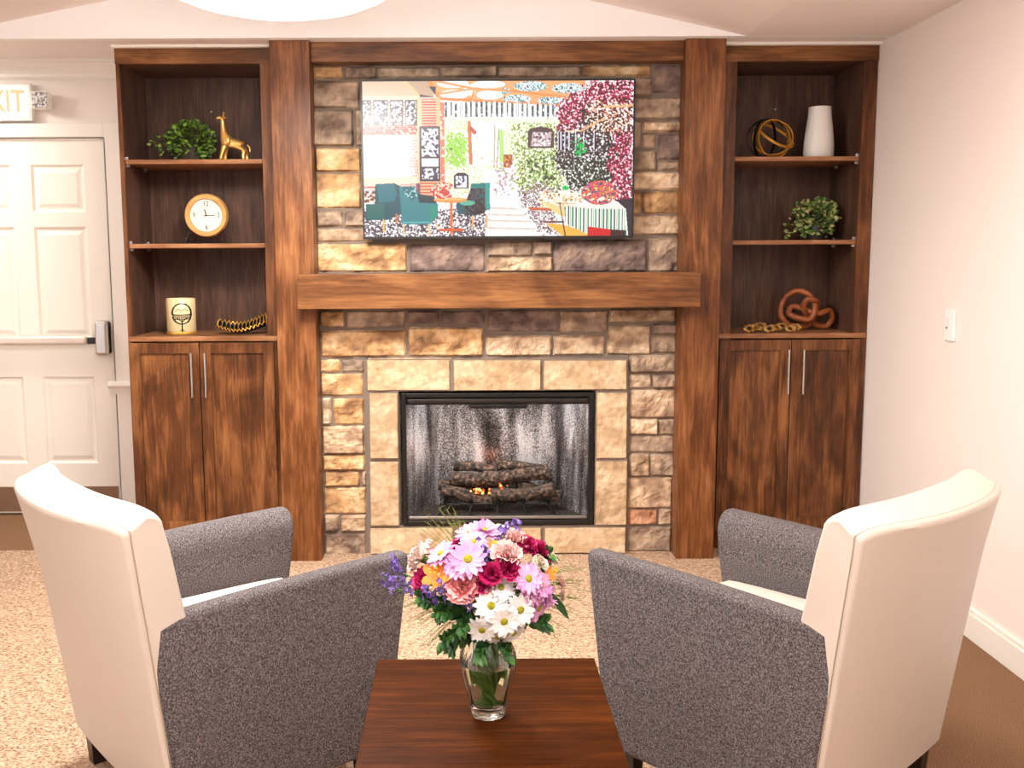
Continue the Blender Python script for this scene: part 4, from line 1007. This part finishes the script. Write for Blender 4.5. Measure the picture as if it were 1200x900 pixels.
# ------------------------------------------------------------------ club chairs
def make_chair():
    r = empty('club_chair', '', 'chair')
    W, hf, hr, yf, yfb, YR, ZB = .362, .652, .622, .425, .345, -.272, .105
    T = .105
    def arm(s):
        bm = bmesh.new(); n = 24; rings = []
        # cross-section: x inwards from the outer face, z as a fraction; big soft roll to the inside
        for i in range(n+1):
            t = i/n; h = hr+(hf-hr)*t+.006*math.sin(PI*t)
            sec = [(0, ZB), (0, h-.022), (.004, h-.010), (.012, h-.002), (.024, h)]
            for k in range(1, 9):
                a = k/8*PI/2; sec.append((.040+(T-.040)*math.sin(a), h-.075*(1-math.cos(a))))
            sec += [(T+.004, h-.16), (T, ZB+.2), (T, ZB)]
            ring = []
            for x, z in sec:
                f = (z-ZB)/(hf-ZB); yF = yfb+(yf-yfb)*f
                drop = max(0, x-.03)*.0
                y0_ = YR+.006-.074*f; y = y0_+(yF-y0_)*t
                ring.append(bm.verts.new((s*(W-x), y, z)))
            rings.append(ring)
        m = len(rings[0])
        for A, B in zip(rings, rings[1:]):
            for k in range(m): bm.faces.new((A[k], A[(k+1) % m], B[(k+1) % m], B[k]))
        bm.faces.new(rings[0][::-1]); bm.faces.new(rings[-1])
        o = obj('arm', bm, M['fabric'], r, smooth=True, sharp=50, bevel=0)
        md = o.modifiers.new('bevel', 'BEVEL'); md.width = .010; md.segments = 3; md.limit_method = 'ANGLE'; md.angle_limit = math.radians(60)
    arm(1); arm(-1)
    # back: one upholstered shell, barrel curved, flaring rearwards and crowned in the middle
    def H(u):
        return .903-.022*abs(u)**12
    def rear(u, z):
        s = (z-ZB)/(.93-ZB)
        Bz = .012+.080*max(0, s)**1.5
        lean = .112*s
        x = (.351+.026*s)*u
        y = -.275-lean-Bz*(1-abs(u)**2.3)
        return x, y
    def thick(u, z):
        s = (z-ZB)/(.93-ZB)
        return .138-.036*abs(u)**2
    nu = 40; bm = bmesh.new(); rows = []
    for i in range(nu+1):
        u = -1+2*i/nu; h = H(u); R_ = .020
        prof = []
        for k in range(19):
            z = ZB+(h-R_-ZB)*k/18; x, y = rear(u, z); prof.append((x, y, z))
        xt, yt = rear(u, h)
        hb = h-.026
        prof = [(a_, b_, ZB+(c_-ZB)*(hb-R_-ZB)/(h-R_-ZB)) for a_, b_, c_ in prof]
        for k in range(1, 4):
            a = k/4*PI/2; prof.append((xt, yt+R_*(1-math.cos(a))*1.0, hb-R_+R_*math.sin(a)))
        th = thick(u, h)
        prof.append((xt*.995, yt+R_*1.3, hb+.002)); prof.append((xt*.985, yt+th*.6, h-.004))
        for k in range(0, 5):
            a = k/4*PI/2; prof.append((xt*.97, yt+th-.03+.03*math.sin(a), h-.03*(1-math.cos(a))))
        for k in range(1, 9):
            z = h-.03-(h-.03-.36)*k/8; x, y = rear(u, z); prof.append((x*.97, y+thick(u, z)+.0+.03*(k/8), z))
        prof.append((prof[-1][0], prof[-1][1], ZB))
        rows.append([bm.verts.new(p) for p in prof])
    m = len(rows[0])
    for A, B in zip(rows, rows[1:]):
        for k in range(m): bm.faces.new((A[k], A[(k+1) % m], B[(k+1) % m], B[k]))
    bm.faces.new(rows[0][::-1]); bm.faces.new(rows[-1])
    o = obj('back', bm, M['vinyl'], r, smooth=True, sharp=50)
    md = o.modifiers.new('bevel', 'BEVEL'); md.width = .012; md.segments = 3; md.limit_method = 'ANGLE'; md.angle_limit = math.radians(55)
    # stitched seam round the rear edge
    pts = []
    for k in range(20):
        z = ZB+(H(1)-.045-ZB)*k/19; x, y = rear(1, z); pts.append((x+.001, y+.012, z))
    for i in range(nu, -1, -1):
        u = -1+2*i/nu; x, y = rear(u, H(u)); pts.append((x, y+.018, H(u)-.027))
    for k in range(19, -1, -1):
        z = ZB+(H(1)-.045-ZB)*k/19; x, y = rear(-1, z); pts.append((x-.001, y+.012, z))
    bm = bmesh.new(); tube(bm, pts, .0016, 6); tag(obj('seam', bm, M['piping'], r, smooth=True), 'stitched seam line')
    # seat cushion
    bm = bmesh.new(); nx, ny = 14, 16
    g = {}
    for i in range(nx+1):
        for j in range(ny+1):
            u, v = i/nx*2-1, j/ny*2-1
            x = .258*u; y = .10+.275*v
            z = .455+.028*(1-u*u)*(1-v**4)-.02*(max(abs(u), abs(v))**14)
            g[i, j] = bm.verts.new((x, y, z))
    for i in range(nx):
        for j in range(ny): bm.faces.new((g[i, j], g[i+1, j], g[i+1, j+1], g[i, j+1]))
    ret = bmesh.ops.extrude_face_region(bm, geom=bm.faces[:])
    for v in ret['geom']:
        if isinstance(v, bmesh.types.BMVert): v.co.z = .31
    o = obj('seat_cushion', bm, M['vinyl'], r, smooth=True, sharp=60)
    md = o.modifiers.new('bevel', 'BEVEL'); md.width = .018; md.segments = 3; md.limit_method = 'ANGLE'; md.angle_limit = math.radians(60)
    obj('front_rail', bx(-.257, -.17, ZB, .257, .335, .31), M['fabric'], r, bevel=.008)
    for sx in (-1, 1):
        for y in (-.235, .30):
            bm = bmesh.new(); v = box(bm, sx*.30-.026, y-.026, 0, sx*.30+.026, y+.026, ZB+.002)
            for q in v[:4]: q.co.x = sx*.30+(q.co.x-sx*.30)*.72; q.co.y = y+(q.co.y-y)*.72
            obj('leg', bm, M['leg'], r, bevel=.002)
    return r
def copy_tree(o, parent=None):
    c = o.copy(); COL.objects.link(c)
    if parent is not None: c.parent = parent
    for ch_ in list(o.children): copy_tree(ch_, c)
    return c
c1 = make_chair(); c1['label'] = 'cream vinyl and grey tweed club chair on the left, angled toward the fireplace'; c1['group'] = 'club chairs by the fireplace'
c2 = copy_tree(c1); c2['label'] = 'cream vinyl and grey tweed club chair on the right, beside the plain right wall'
c1.location = (-.870, -2.057, .005); c1.rotation_euler.z = .687-PI/2
c2.location = (.730, -2.126, .005); c2.rotation_euler.z = PI/2-.836

# ------------------------------------------------------------------ side table
tb = empty('side_table', 'square dark brown wooden side table between the two club chairs', 'table', (-.109, -2.72, .005))
obj('tabletop', bx(-.264, -.285, .455, .264, .285, .495), M['table'], tb, bevel=.003)
bm = bmesh.new()
for r_ in ((-.24, -.26, .40, .24, -.242, .455), (-.24, .242, .40, .24, .26, .455), (-.24, -.242, .40, -.222, .242, .455), (.222, -.242, .40, .24, .242, .455)): box(bm, *r_)
obj('apron', bm, M['table'], tb)
for sx in (-1, 1):
    for sy in (-1, 1):
        obj('leg', bx(sx*.232-.022, sy*.252-.022, 0, sx*.232+.022, sy*.252+.022, .455), M['table'], tb, bevel=.002)

# ------------------------------------------------------------------ glass vase and bouquet
VX, VY, VZ = -.111, -2.745, .5005
gv_ = empty('glass_vase', 'clear ribbed glass vase of water on the dark side table', 'vase', (VX, VY, VZ))
def ribbed(bm, prof, seg=72, amp=.018, nr=12, cap=None):
    rings = []
    for r, z, ribs in prof:
        rings.append([bm.verts.new((r*(1+amp*ribs*math.cos(nr*2*PI*k/seg))*math.cos(2*PI*k/seg), r*(1+amp*ribs*math.cos(nr*2*PI*k/seg))*math.sin(2*PI*k/seg), z)) for k in range(seg)])
    for a, b in zip(rings, rings[1:]):
        for k in range(seg): bm.faces.new((a[k], a[(k+1) % seg], b[(k+1) % seg], b[k]))
    bm.faces.new(rings[0][::-1]); bm.faces.new(rings[-1])
outer = [(.028, 0), (.034, .002), (.036, .008), (.037, .016), (.043, .04), (.052, .075), (.0585, .105), (.0605, .125), (.058, .142), (.051, .158), (.044, .17), (.042, .180), (.046, .192), (.050, .198)]
inner = [(.048, .197), (.043, .19), (.039, .180), (.041, .170), (.048, .157), (.055, .141), (.0575, .125), (.0555, .105), (.049, .075), (.040, .04), (.032, .022), (.02, .018)]
bm = bmesh.new(); ribbed(bm, [(r, z, 1 if .02 < z < .16 else .2) for r, z in outer]+[(r, z, 0) for r, z in inner]); obj('vase_wall', bm, M['glass'], gv_, smooth=True, sharp=60)
bm = bmesh.new(); lathe(bm, [(.018, .0188), (.0312, .0225), (.0392, .04), (.0482, .075), (.0548, .105), (.0562, .118)], 48); obj('water', bm, M['water'], gv_, smooth=True, sharp=60)

def petal_mat(name, c, c2):
    m, nt, b = newmat(name); ge_ = nt.nodes.new('ShaderNodeNewGeometry'); rp = nt.nodes.new('ShaderNodeValToRGB')
    rp.color_ramp.elements[0].color = s2l(c); rp.color_ramp.elements[1].color = s2l(c2)
    nt.links.new(ge_.outputs['Random Per Island'], rp.inputs['Fac']); nt.links.new(rp.outputs['Color'], b.inputs['Base Color'])
    b.inputs['Roughness'].default_value = .6; b.inputs['Subsurface Weight'].default_value = .0
    return m
PM = {'white': petal_mat('white petals', (240, 241, 243), (252, 252, 252)), 'pink': petal_mat('lilac pink petals', (214, 148, 204), (236, 182, 224)),
      'pale': petal_mat('pale pink petals', (252, 224, 216), (254, 234, 226)), 'salmon': petal_mat('salmon petals', (255, 140, 146), (255, 184, 182)),
      'peach': petal_mat('peach petals', (255, 196, 190), (255, 226, 220)), 'mag': petal_mat('magenta petals', (160, 10, 76), (206, 24, 108)),
      'orange': petal_mat('orange petals', (240, 130, 40), (252, 170, 70)), 'cream': petal_mat('cream petals', (246, 232, 206), (254, 246, 228)),
      'lav': petal_mat('violet florets', (98, 76, 158), (142, 116, 196))}
M['disc'] = plain('daisy disc', (150, 150, 28), .8, noise_s=400, noise_a=.25)
M['stem'] = plain('flower stem', (86, 128, 44), .5)
M['green'] = leaf_mat('bouquet leaves', [(22, 58, 26), (36, 84, 34), (60, 110, 40)])
M['grass'] = plain('fine grass', (120, 128, 56), .6)
nst = [0]
def stem_pts(p, d):
    nst[0] += 1; a = nst[0]*2.399
    rr = .008+.024*((nst[0]*7) % 10)/10
    neck = Vector((VX+rr*math.cos(a), VY+rr*math.sin(a), VZ+.182))
    foot = Vector((VX-rr*.8*math.cos(a+.5), VY-rr*.8*math.sin(a+.5), VZ+.026))
    q = p-d*.02
    mid = (q+neck)/2+Vector((0, 0, .01))
    mid.x += (VX-mid.x)*.25; mid.y += (VY-mid.y)*.25
    belly = Vector((VX+rr*.9*math.cos(a+1.1)*1.0, VY+rr*.9*math.sin(a+1.1), VZ+.10))
    return [q] + [mid, neck, belly, foot]
def add_stem(r, p, d, rad=.0021, mat=None):
    bm = bmesh.new(); P_ = spline(stem_pts(p, d), 5)
    tube(bm, [q-p for q in P_], rad, 6); obj('stem', bm, mat or M['stem'], r, smooth=True)
def basis(d):
    d = d.normalized(); s = d.cross(Vector((0, 0, 1))); s = s.normalized() if s.length > .01 else Vector((1, 0, 0)); return s, s.cross(d), d
C0 = Vector((-.125, -2.735, .70))
def facing(p, tilt=(0, 0, 0)):
    return ((p-C0).normalized()+Vector(tilt)).normalized()
def petal(bm, c, s, u, d, ang, L, w, cup, rg, tip=.25):
    a = s*math.cos(ang)+u*math.sin(ang); t = a.cross(d)
    prev = None; n = 4
    for i in range(n+1):
        f = i/n; wid = w*(.35+.65*math.sin(PI*min(1, f*.62+.12))) if i < n else w*tip
        q = c+a*(L*(.1+.9*f))+d*(cup*L*f*f)
        cur = (bm.verts.new(q-t*wid*.5+d*wid*.12), bm.verts.new(q), bm.verts.new(q+t*wid*.5+d*wid*.12))
        if prev:
            bm.faces.new((prev[0], prev[1], cur[1], cur[0])); bm.faces.new((prev[1], prev[2], cur[2], cur[1]))
        prev = cur
def daisy(p, col, R, label, seed, tilt=(0, 0, 0), group=None, double=False):
    p = Vector(p); d = facing(p, tilt); rg = random.Random(seed); r = empty('daisy', label, 'flower', p, 0, group)
    s, u, d = basis(d); bm = bmesh.new(); z0 = Vector((0, 0, 0)); n = 15
    for k in range(n): petal(bm, z0-d*.001, s, u, d, 2*PI*k/n+rg.uniform(-.07, .07), R*rg.uniform(.92, 1.05), R*.31, rg.uniform(-.12, .10), rg)
    for k in range(n-2): petal(bm, z0+d*.0015, s, u, d, 2*PI*(k+.5)/(n-2)+rg.uniform(-.1, .1), R*rg.uniform(.78, .93), R*.33, rg.uniform(.02, .25), rg)
    if double:
        for k in range(12): petal(bm, z0+d*.003, s, u, d, 2*PI*k/12, R*rg.uniform(.45, .65), R*.28, rg.uniform(.4, .8), rg)
    obj('petals', bm, PM[col], r, smooth=True)
    bm = bmesh.new(); bmesh.ops.create_uvsphere(bm, u_segments=16, v_segments=8, radius=R*.23)
    rot = d.to_track_quat('Z', 'Y').to_matrix().to_4x4()
    bmesh.ops.transform(bm, matrix=Matrix.Translation(d*.002) @ rot @ Matrix.Diagonal((1, 1, .45, 1)), verts=bm.verts)
    obj('flower_centre', bm, M['disc'], r, smooth=True); add_stem(r, p, d)
def carnation(p, col, R, label, seed, tilt=(0, 0, 0), group=None):
    p = Vector(p); d = facing(p, tilt); rg = random.Random(seed); r = empty('carnation', label, 'flower', p, 0, group)
    s, u, d = basis(d); bm = bmesh.new()
    for k in range(30):
        # ruffled fan petals, upright in the middle, spread at the rim
        t = (k+.5)/30; elev = math.radians(8+80*(1-t)+rg.uniform(-14, 14)); an = k*2.399+rg.uniform(-.4, .4); L = R*(.68+.32*t)*rg.uniform(.88, 1.1)
        ra = s*math.cos(an)+u*math.sin(an); ax = ra*math.cos(elev)+d*math.sin(elev); tt = ra.cross(d).normalized(); nn = ax.cross(tt)
        base = ra*R*.08*t-d*R*.35
        half = .55+.25*t; m_ = 9; prev = None
        for i in range(m_+1):
            a_ = -half+2*half*i/m_
            fr = 1+.06*math.sin(i*2.7+k); ruff = (.13*R)*math.sin(i*2.9+k*1.3)
            q2 = base+(ax*math.cos(a_)+tt*math.sin(a_))*L*fr+nn*ruff
            q1 = base+(ax*math.cos(a_)+tt*math.sin(a_))*L*.6+nn*ruff*.2
            cur = (bm.verts.new(base+tt*.001*i), bm.verts.new(q1), bm.verts.new(q2))
            if prev:
                for h_ in (0, 1): bm.faces.new((prev[h_], cur[h_], cur[h_+1], prev[h_+1]))
            prev = cur
    obj('petals', bm, PM[col], r, smooth=True)
    bm = bmesh.new(); tube(bm, [-d*R*.95, -d*R*.6, -d*R*.25], [R*.10, R*.2, R*.25], 10); obj('calyx', bm, M['stem'], r, smooth=True)
    add_stem(r, p, d)
def lily(p, R, label, seed, tilt=(0, 0, 0)):
    p = Vector(p); d = facing(p, tilt); rg = random.Random(seed); r = empty('lily_flower', label, 'flower', p)
    s, u, d = basis(d); bm = bmesh.new()
    for k in range(6): petal(bm, -d*.01, s, u, d, 2*PI*k/6+.2, R*(1 if k % 2 else .9), R*.62, .35, rg, .35)
    obj('petals', bm, PM['orange'], r, smooth=True)
    bm = bmesh.new()
    for k in range(5):
        a = k*1.3; e_ = (s*math.cos(a)+u*math.sin(a))*R*.22+d*R*.5; tube(bm, [-d*.005, e_], .0008, 5); bmesh.ops.create_icosphere(bm, subdivisions=1, radius=.0024, matrix=Matrix.Translation(e_))
    obj('stamens', bm, plain('yellow stamens', (246, 196, 60), .6), r); add_stem(r, p, d)
def sprig(p, label, seed, L=.05, tilt=(0, 0, 0)):
    p = Vector(p); d = facing(p, tilt); rg = random.Random(seed); r = empty('statice_sprig', label, 'flower', p)
    bm = bmesh.new()
    for k in range(24):
        q = -d*L*.45+d*L*(k/24)+Vector([rg.gauss(0, .0062) for _ in range(3)])
        s, u, dd = basis(Vector([rg.uniform(-1, 1) for _ in range(3)]))
        for j in range(4): petal(bm, q, s, u, dd, j*PI/2, .0062, .005, .5, rg, .6)
    obj('florets', bm, PM['lav'], r, smooth=True)
    bm = bmesh.new(); tube(bm, [-d*L*.6, d*L*.45], .0011, 5); obj('spike', bm, M['stem'], r); add_stem(r, p, d, .0014)
wl = ['white daisy at the left of the white cluster, its whole face open', 'white daisy at the right of the white cluster with green yellow centre', 'white daisy in the middle of the white cluster, overlapping its neighbours',
      'white daisy topmost in the white cluster, below the magenta carnations', 'white daisy lowest at the left, just above the vase rim', 'white daisy lowest at the right, facing downward over the rim', 'white daisy tucked lowest between the two over the vase rim']
for i, (p, t) in enumerate(zip([(-0.107,-2.855,0.781),(-0.049,-2.850,0.770),(-0.082,-2.868,0.753),(-0.087,-2.838,0.812),(-0.125,-2.850,0.729),(-0.061,-2.835,0.716),(-0.093,-2.828,0.707)],
        [(0, -.5, -.2), (.1, -.5, -.3), (0, -.6, -.5), (.2, -.2, .2), (-.25, -.5, -.8), (.2, -.2, -1.2), (0, -.2, -1.2)])):
    daisy(p, 'white', (.037, .037, .035, .032, .033, .032, .030)[i], wl[i], 20+i, t, 'white daisies in the bouquet')
pk = ['large lilac pink daisy with a green centre, upper left, fully open', 'small lilac pink daisy left of the large open one, above the salmon carnation', 'lilac pink daisy turned left above the orange lily', 'lilac pink daisy at the very top left of the bouquet',
      'lilac pink daisy at the very top centre of the bouquet', 'lilac pink daisy behind and above the large open one', 'lilac pink daisy with visible centre, topmost on the right side', 'lilac pink daisy on the right side beside the small orange bloom', 'lilac pink daisy on the right, touching the white cluster',
      'lilac pink daisy at the far right edge of the bouquet', 'lilac pink daisy lowest on the right side, hanging down']
for i, (p, t) in enumerate(zip([(-0.152,-2.842,0.873),(-0.174,-2.838,0.858),(-0.207,-2.808,0.874),(-0.146,-2.740,0.900),(-0.117,-2.750,0.906),(-0.141,-2.790,0.893),(-0.032,-2.838,0.830),(-0.005,-2.820,0.810),(-0.023,-2.830,0.800),(0.009,-2.800,0.784),(-0.010,-2.818,0.762)],
        [(0, -.8, -.2), (-.1, -.5, -.3), (-.5, -.1, .3), (-.3, -.3, .2), (.1, -.3, 0), (0, -.4, .3), (.2, -.6, 0), (.5, -.2, -.2), (.1, -.3, -.4), (.7, -.1, -.2), (.5, -.3, -.7)])):
    daisy(p, 'pink', (.040, .032, .036, .036, .036, .032, .036, .032, .032, .034, .034)[i], pk[i], 40+i, t, 'lilac pink daisies in the bouquet', double=i in (4, 8, 9))
carnation((-.259, -2.765, .858), 'pale', .038, 'pale pink carnation at the upper left edge of the bouquet', 60, (-.9, 0, .2))
carnation((-.165, -2.840, .819), 'salmon', .040, 'big salmon pink carnation, front centre left', 61, (0, -.6, 0))
carnation((-.070, -2.815, .877), 'peach', .036, 'peach carnation above the magenta pair', 62, (.1, -.3, .2))
carnation((-.050, -2.755, .891), 'peach', .034, 'pale peach carnation at the upper right, beside the two dark magenta blooms', 63, (.2, -.1, .3))
carnation((-.090, -2.715, .897), 'cream', .034, 'cream white carnation at the top of the bouquet behind the violet sprigs', 64, (0, 0, .5))
mg = ['bright magenta carnation, left one of the pair above the white daisies', 'dark magenta carnation, right one of the pair above the white daisies', 'magenta carnation half hidden beside the salmon one', 'dark magenta carnation high on the right edge',
      'dark magenta carnation lower of the two on the right edge', 'magenta carnation at the left edge under the pale pink one', 'magenta carnation peeking out left of the top daisies', 'dark magenta bloom at the lower left edge by the violet sprig']
for i, p in enumerate([(-0.107,-2.848,0.845),(-0.070,-2.838,0.855),(-0.121,-2.842,0.822),(-0.026,-2.765,0.882),(0.002,-2.762,0.866),(-0.246,-2.800,0.818),(-0.171,-2.750,0.880),(-.245,-2.78,.782)]):
    carnation(p, 'mag', (.027, .030, .026, .025, .027, .028, .020, .02)[i], mg[i], 70+i, (0, -.3, 0), 'magenta carnations in the bouquet')
lily((-.216, -2.825, .840), .036, 'orange lily bloom on the left between magenta and lilac flowers', 81, (-.1, -.6, .1))
lily((.021, -2.785, .828), .020, 'small orange bloom at the right edge of the bouquet', 82, (.3, -.3, .1))
lily((-.098, -2.790, .888), .014, 'tiny red orange bloom among the top violet sprigs', 83, (0, -.4, .2))
carnation((-.001, -2.79, .849), 'cream', .020, 'small cream bloom right of the lilac daisies', 84, (.2, -.2, .1))
carnation((.025, -2.765, .850), 'cream', .018, 'small white bloom at the right edge above the small orange one', 85, (.4, 0, .2))
carnation((.045, -2.75, .794), 'peach', .015, 'small pink bud at the right edge, upper of two', 86, (.6, 0, 0))
carnation((.047, -2.75, .765), 'peach', .014, 'small pink bud at the right edge, lower of two', 87, (.7, 0, -.2))
lv = ['violet statice sprig sticking out farthest left', 'violet statice sprig at the left edge under the pale pink carnation', 'violet statice sprig low on the left beside the magenta bloom', 'violet statice sprig below the orange lily', 'violet statice sprig at the top of the bouquet by the peach bloom',
      'violet statice sprig highest on the right of the top', 'violet statice sprig in the centre between peach and magenta blooms', 'violet statice sprig below the salmon carnation', 'violet statice sprig sticking out left, lower one']
for i, (p, t) in enumerate(zip([(-0.300,-2.750,0.830),(-0.280,-2.760,0.790),(-0.228,-2.820,0.794),(-0.200,-2.838,0.802),(-0.080,-2.785,0.900),(-0.056,-2.730,0.905),(-0.118,-2.812,0.872),(-0.150,-2.835,0.782),(-.315,-2.75,.795)],
        [(0, 0, .5)]*9)):
    sprig(p, lv[i], 90+i, (.05, .055, .05, .05, .06, .035, .05, .04, .045)[i], t)
# greenery
def fern(p, label, seed, L, w, n=26, tilt=(0, 0, 0)):
    p = Vector(p); rg = random.Random(seed); r = empty('fern_frond', label, 'foliage', p)
    neck = Vector((VX, VY, VZ+.182)); out = (p-neck)
    bm = bmesh.new(); path = spline([(0, 0, 0), out*.45+Vector((0, 0, .012))-out, Vector((0, 0, 0))], 10) if False else spline([neck-p, (neck-p)*.5+Vector((0, 0, .014)), Vector((0, 0, 0)), out*.25+Vector((0, 0, -.012))], 8)
    tube(bm, path, .0012, 5); obj('rachis', bm, M['stem'], r)
    bm = bmesh.new(); ax = out.normalized()
    for i, q in enumerate(path[4:]):
        for s in (-1, 1):
            for _ in range(2):
                d_ = (ax*.6+Vector((rg.uniform(-.5, .5), rg.uniform(-.5, .3), s*rg.uniform(.4, 1)))).normalized()
                add_leaf(bm, q, d_, w*rg.uniform(.6, 1.2), rg, lobed=False)
    obj('leaflets', bm, M['green'], r)
    return r
for i, (p, lb) in enumerate([((-.195, -2.82, .755), 'dark green frond spreading left below the salmon carnation'), ((-.185, -2.84, .715), 'dark green frond hanging left over the vase shoulder'), ((-.155, -2.84, .74), 'dark green frond under the white daisies on their left'),
        ((-.17, -2.80, .69), 'green frond lowest at the left beside the vase rim'), ((-.22, -2.80, .775), 'dark green frond at the left below the violet sprigs'), ((-.02, -2.80, .73), 'dark green frond under the lilac daisies on the right'),
        ((-.12, -2.79, .84), 'dark green frond in the centre behind the magenta blooms'), ((-.01, -2.76, .835), 'green frond on the right behind the small cream bloom'),
        ((-.125, -2.845, .695), 'green frond drooping over the front of the vase neck'), ((-.08, -2.83, .69), 'small green frond at the right of the vase neck')]):
    fern(p, lb, 110+i, .1, .024)
lf = empty('long_leaf', 'single pointed dark leaf hanging at the lower right of the bouquet', 'foliage', (.02, -2.80, .77))
bm = bmesh.new(); prev = None
for i in range(9):
    t = i/8; q = Vector((.0+.035*t, 0, .015-.055*t)); wv = .007*math.sin(PI*(.1+.9*t))
    cur = (bm.verts.new(q+Vector((-wv, 0, -wv*.5))), bm.verts.new(q+Vector((0, .002, 0))), bm.verts.new(q+Vector((wv, 0, wv*.5))))
    if prev:
        for h_ in (0, 1): bm.faces.new((prev[h_], cur[h_], cur[h_+1], prev[h_+1]))
    prev = cur
obj('blade', bm, M['green'], lf, smooth=True); 
bm = bmesh.new(); tube(bm, [(0, 0, .015), (-.06, .03, -.03), (VX-.02, VY+2.80, VZ+.18-.77)], .0012, 5); obj('leaf_stalk', bm, M['stem'], lf)
rg = random.Random(77)
def grass(label, tips, seed):
    r = empty('grass_spray', label, 'foliage', (VX, VY, VZ+.18)); bm = bmesh.new(); rg = random.Random(seed)
    for (x, y, z) in tips:
        for _ in range(7):
            e_ = Vector((x-VX+rg.uniform(-.03, .03), y-VY+rg.uniform(-.03, .03), z-VZ-.18+rg.uniform(-.03, .03)))
            m_ = e_*.55+Vector((0, 0, .04)); P_ = spline([(rg.uniform(-.015, .015), rg.uniform(-.015, .015), 0), m_, e_], 6); tube(bm, P_, .0006, 4)
            for q in P_[7:]:
                if rg.random() < .6: tube(bm, [q, q+Vector((rg.uniform(-.014, .014), rg.uniform(-.01, .01), rg.uniform(-.002, .014)))], .0005, 3)
    obj('blades', bm, M['grass'], r)
grass('fine grass spray fanning out on the left side of the bouquet', [(-.27, -2.78, .73), (-.29, -2.75, .75), (-.24, -2.80, .70), (-.22, -2.8, .68)], 1)
grass('fine grass spray fanning out on the right side of the bouquet', [(.06, -2.76, .74), (.04, -2.78, .71), (.08, -2.74, .76), (.07, -2.75, .82)], 2)
grass('wispy grass spray rising at the upper left behind the flowers', [(-.23, -2.70, .91), (-.20, -2.70, .93), (-.19, -2.68, .90)], 3)

# ------------------------------------------------------------------ light
def area(name, loc, rot, sx, sy, power, col=(1, .93, .84), shape='RECTANGLE'):
    l = bpy.data.lights.new(name, 'AREA'); l.shape = shape; l.size = sx; l.size_y = sy; l.energy = power; l.color = col
    o = bpy.data.objects.new(name, l); COL.objects.link(o); o.location = loc; o.rotation_euler = rot; return o
def aim(o, t):
    o.rotation_euler = (Vector(t)-o.location).to_track_quat('-Z', 'Y').to_euler()
w1 = area('window_daylight', (-4.95, -4.1, 1.45), (0, -PI/2, 0), 1.5, 2.4, 72, (.84, .91, 1.0)); aim(w1, (0, -2.2, 1.0))
w2 = area('room_fill', (.4, -6.2, 2.38), (0, 0, 0), 2.4, 1.2, 14, (1, .96, .92)); aim(w2, (.2, 0, 1.3))  # unseen area light behind the camera, added as weak ambient fill
w3 = area('alcove_lamp', (-3.1, .40, 2.50), (0, 0, 0), .3, .3, 18, (1, .95, .88))
w4 = area('wall_lamp', (1.45, -1.95, 2.43), (0, 0, 0), .16, .16, 9, (1, .92, .82), 'DISK')
w5 = area('bowl_light', (-.775, -1.28, 2.27), (0, 0, 0), .7, .7, 70, (1, .965, .92), 'DISK')
w6 = area('ceiling_fill', (-.6, -3.9, 1.95), (PI, 0, 0), 1.6, 1.6, 165, (1, .98, .97))  # no fixture here: added upward fill that brightens the ceiling
w7 = area('firebox_led_strip', (0, .20, .775), (0, 0, 0), .7, .06, 3.2, (1, .95, .92))
l8 = bpy.data.lights.new('ember_glow', 'POINT'); l8.energy = .35; l8.color = (1, .32, .16); l8.shadow_soft_size = .05
o8 = bpy.data.objects.new('ember_glow', l8); COL.objects.link(o8); o8.location = (-.02, .36, .42)
wd = bpy.data.worlds.new('World'); sc.world = wd; wd.use_nodes = True
bg = wd.node_tree.nodes['Background']; bg.inputs['Color'].default_value = (1.0, .93, .86, 1); bg.inputs['Strength'].default_value = .8

# ------------------------------------------------------------------ camera
cd = bpy.data.cameras.new('camera'); cam = bpy.data.objects.new('camera', cd); COL.objects.link(cam); sc.camera = cam
f_, pi_, ya_, ro_, cx_ = 1202.4, math.radians(7.206), math.radians(.22), math.radians(-.291), 550.4
cd.sensor_fit = 'HORIZONTAL'; cd.sensor_width = 36; cd.lens = f_*36/1200; cd.shift_x = (600-cx_)/1200; cd.clip_start = .05
fw = Vector((math.sin(ya_)*math.cos(pi_), math.cos(ya_)*math.cos(pi_), -math.sin(pi_)))
rt = Vector((math.cos(ya_), -math.sin(ya_), 0)); up = rt.cross(fw)
rt2 = rt*math.cos(ro_)-up*math.sin(ro_)*-1*-1 if False else rt*math.cos(ro_)+up*math.sin(ro_); up2 = rt2.cross(fw)
mt = Matrix((rt2, up2, -fw)).transposed().to_4x4(); mt.translation = (-.155, -4.832, 1.477); cam.matrix_world = mt
sc.view_settings.view_transform = 'Standard'; sc.view_settings.look = 'None'; sc.view_settings.exposure = .05; sc.view_settings.gamma = 1
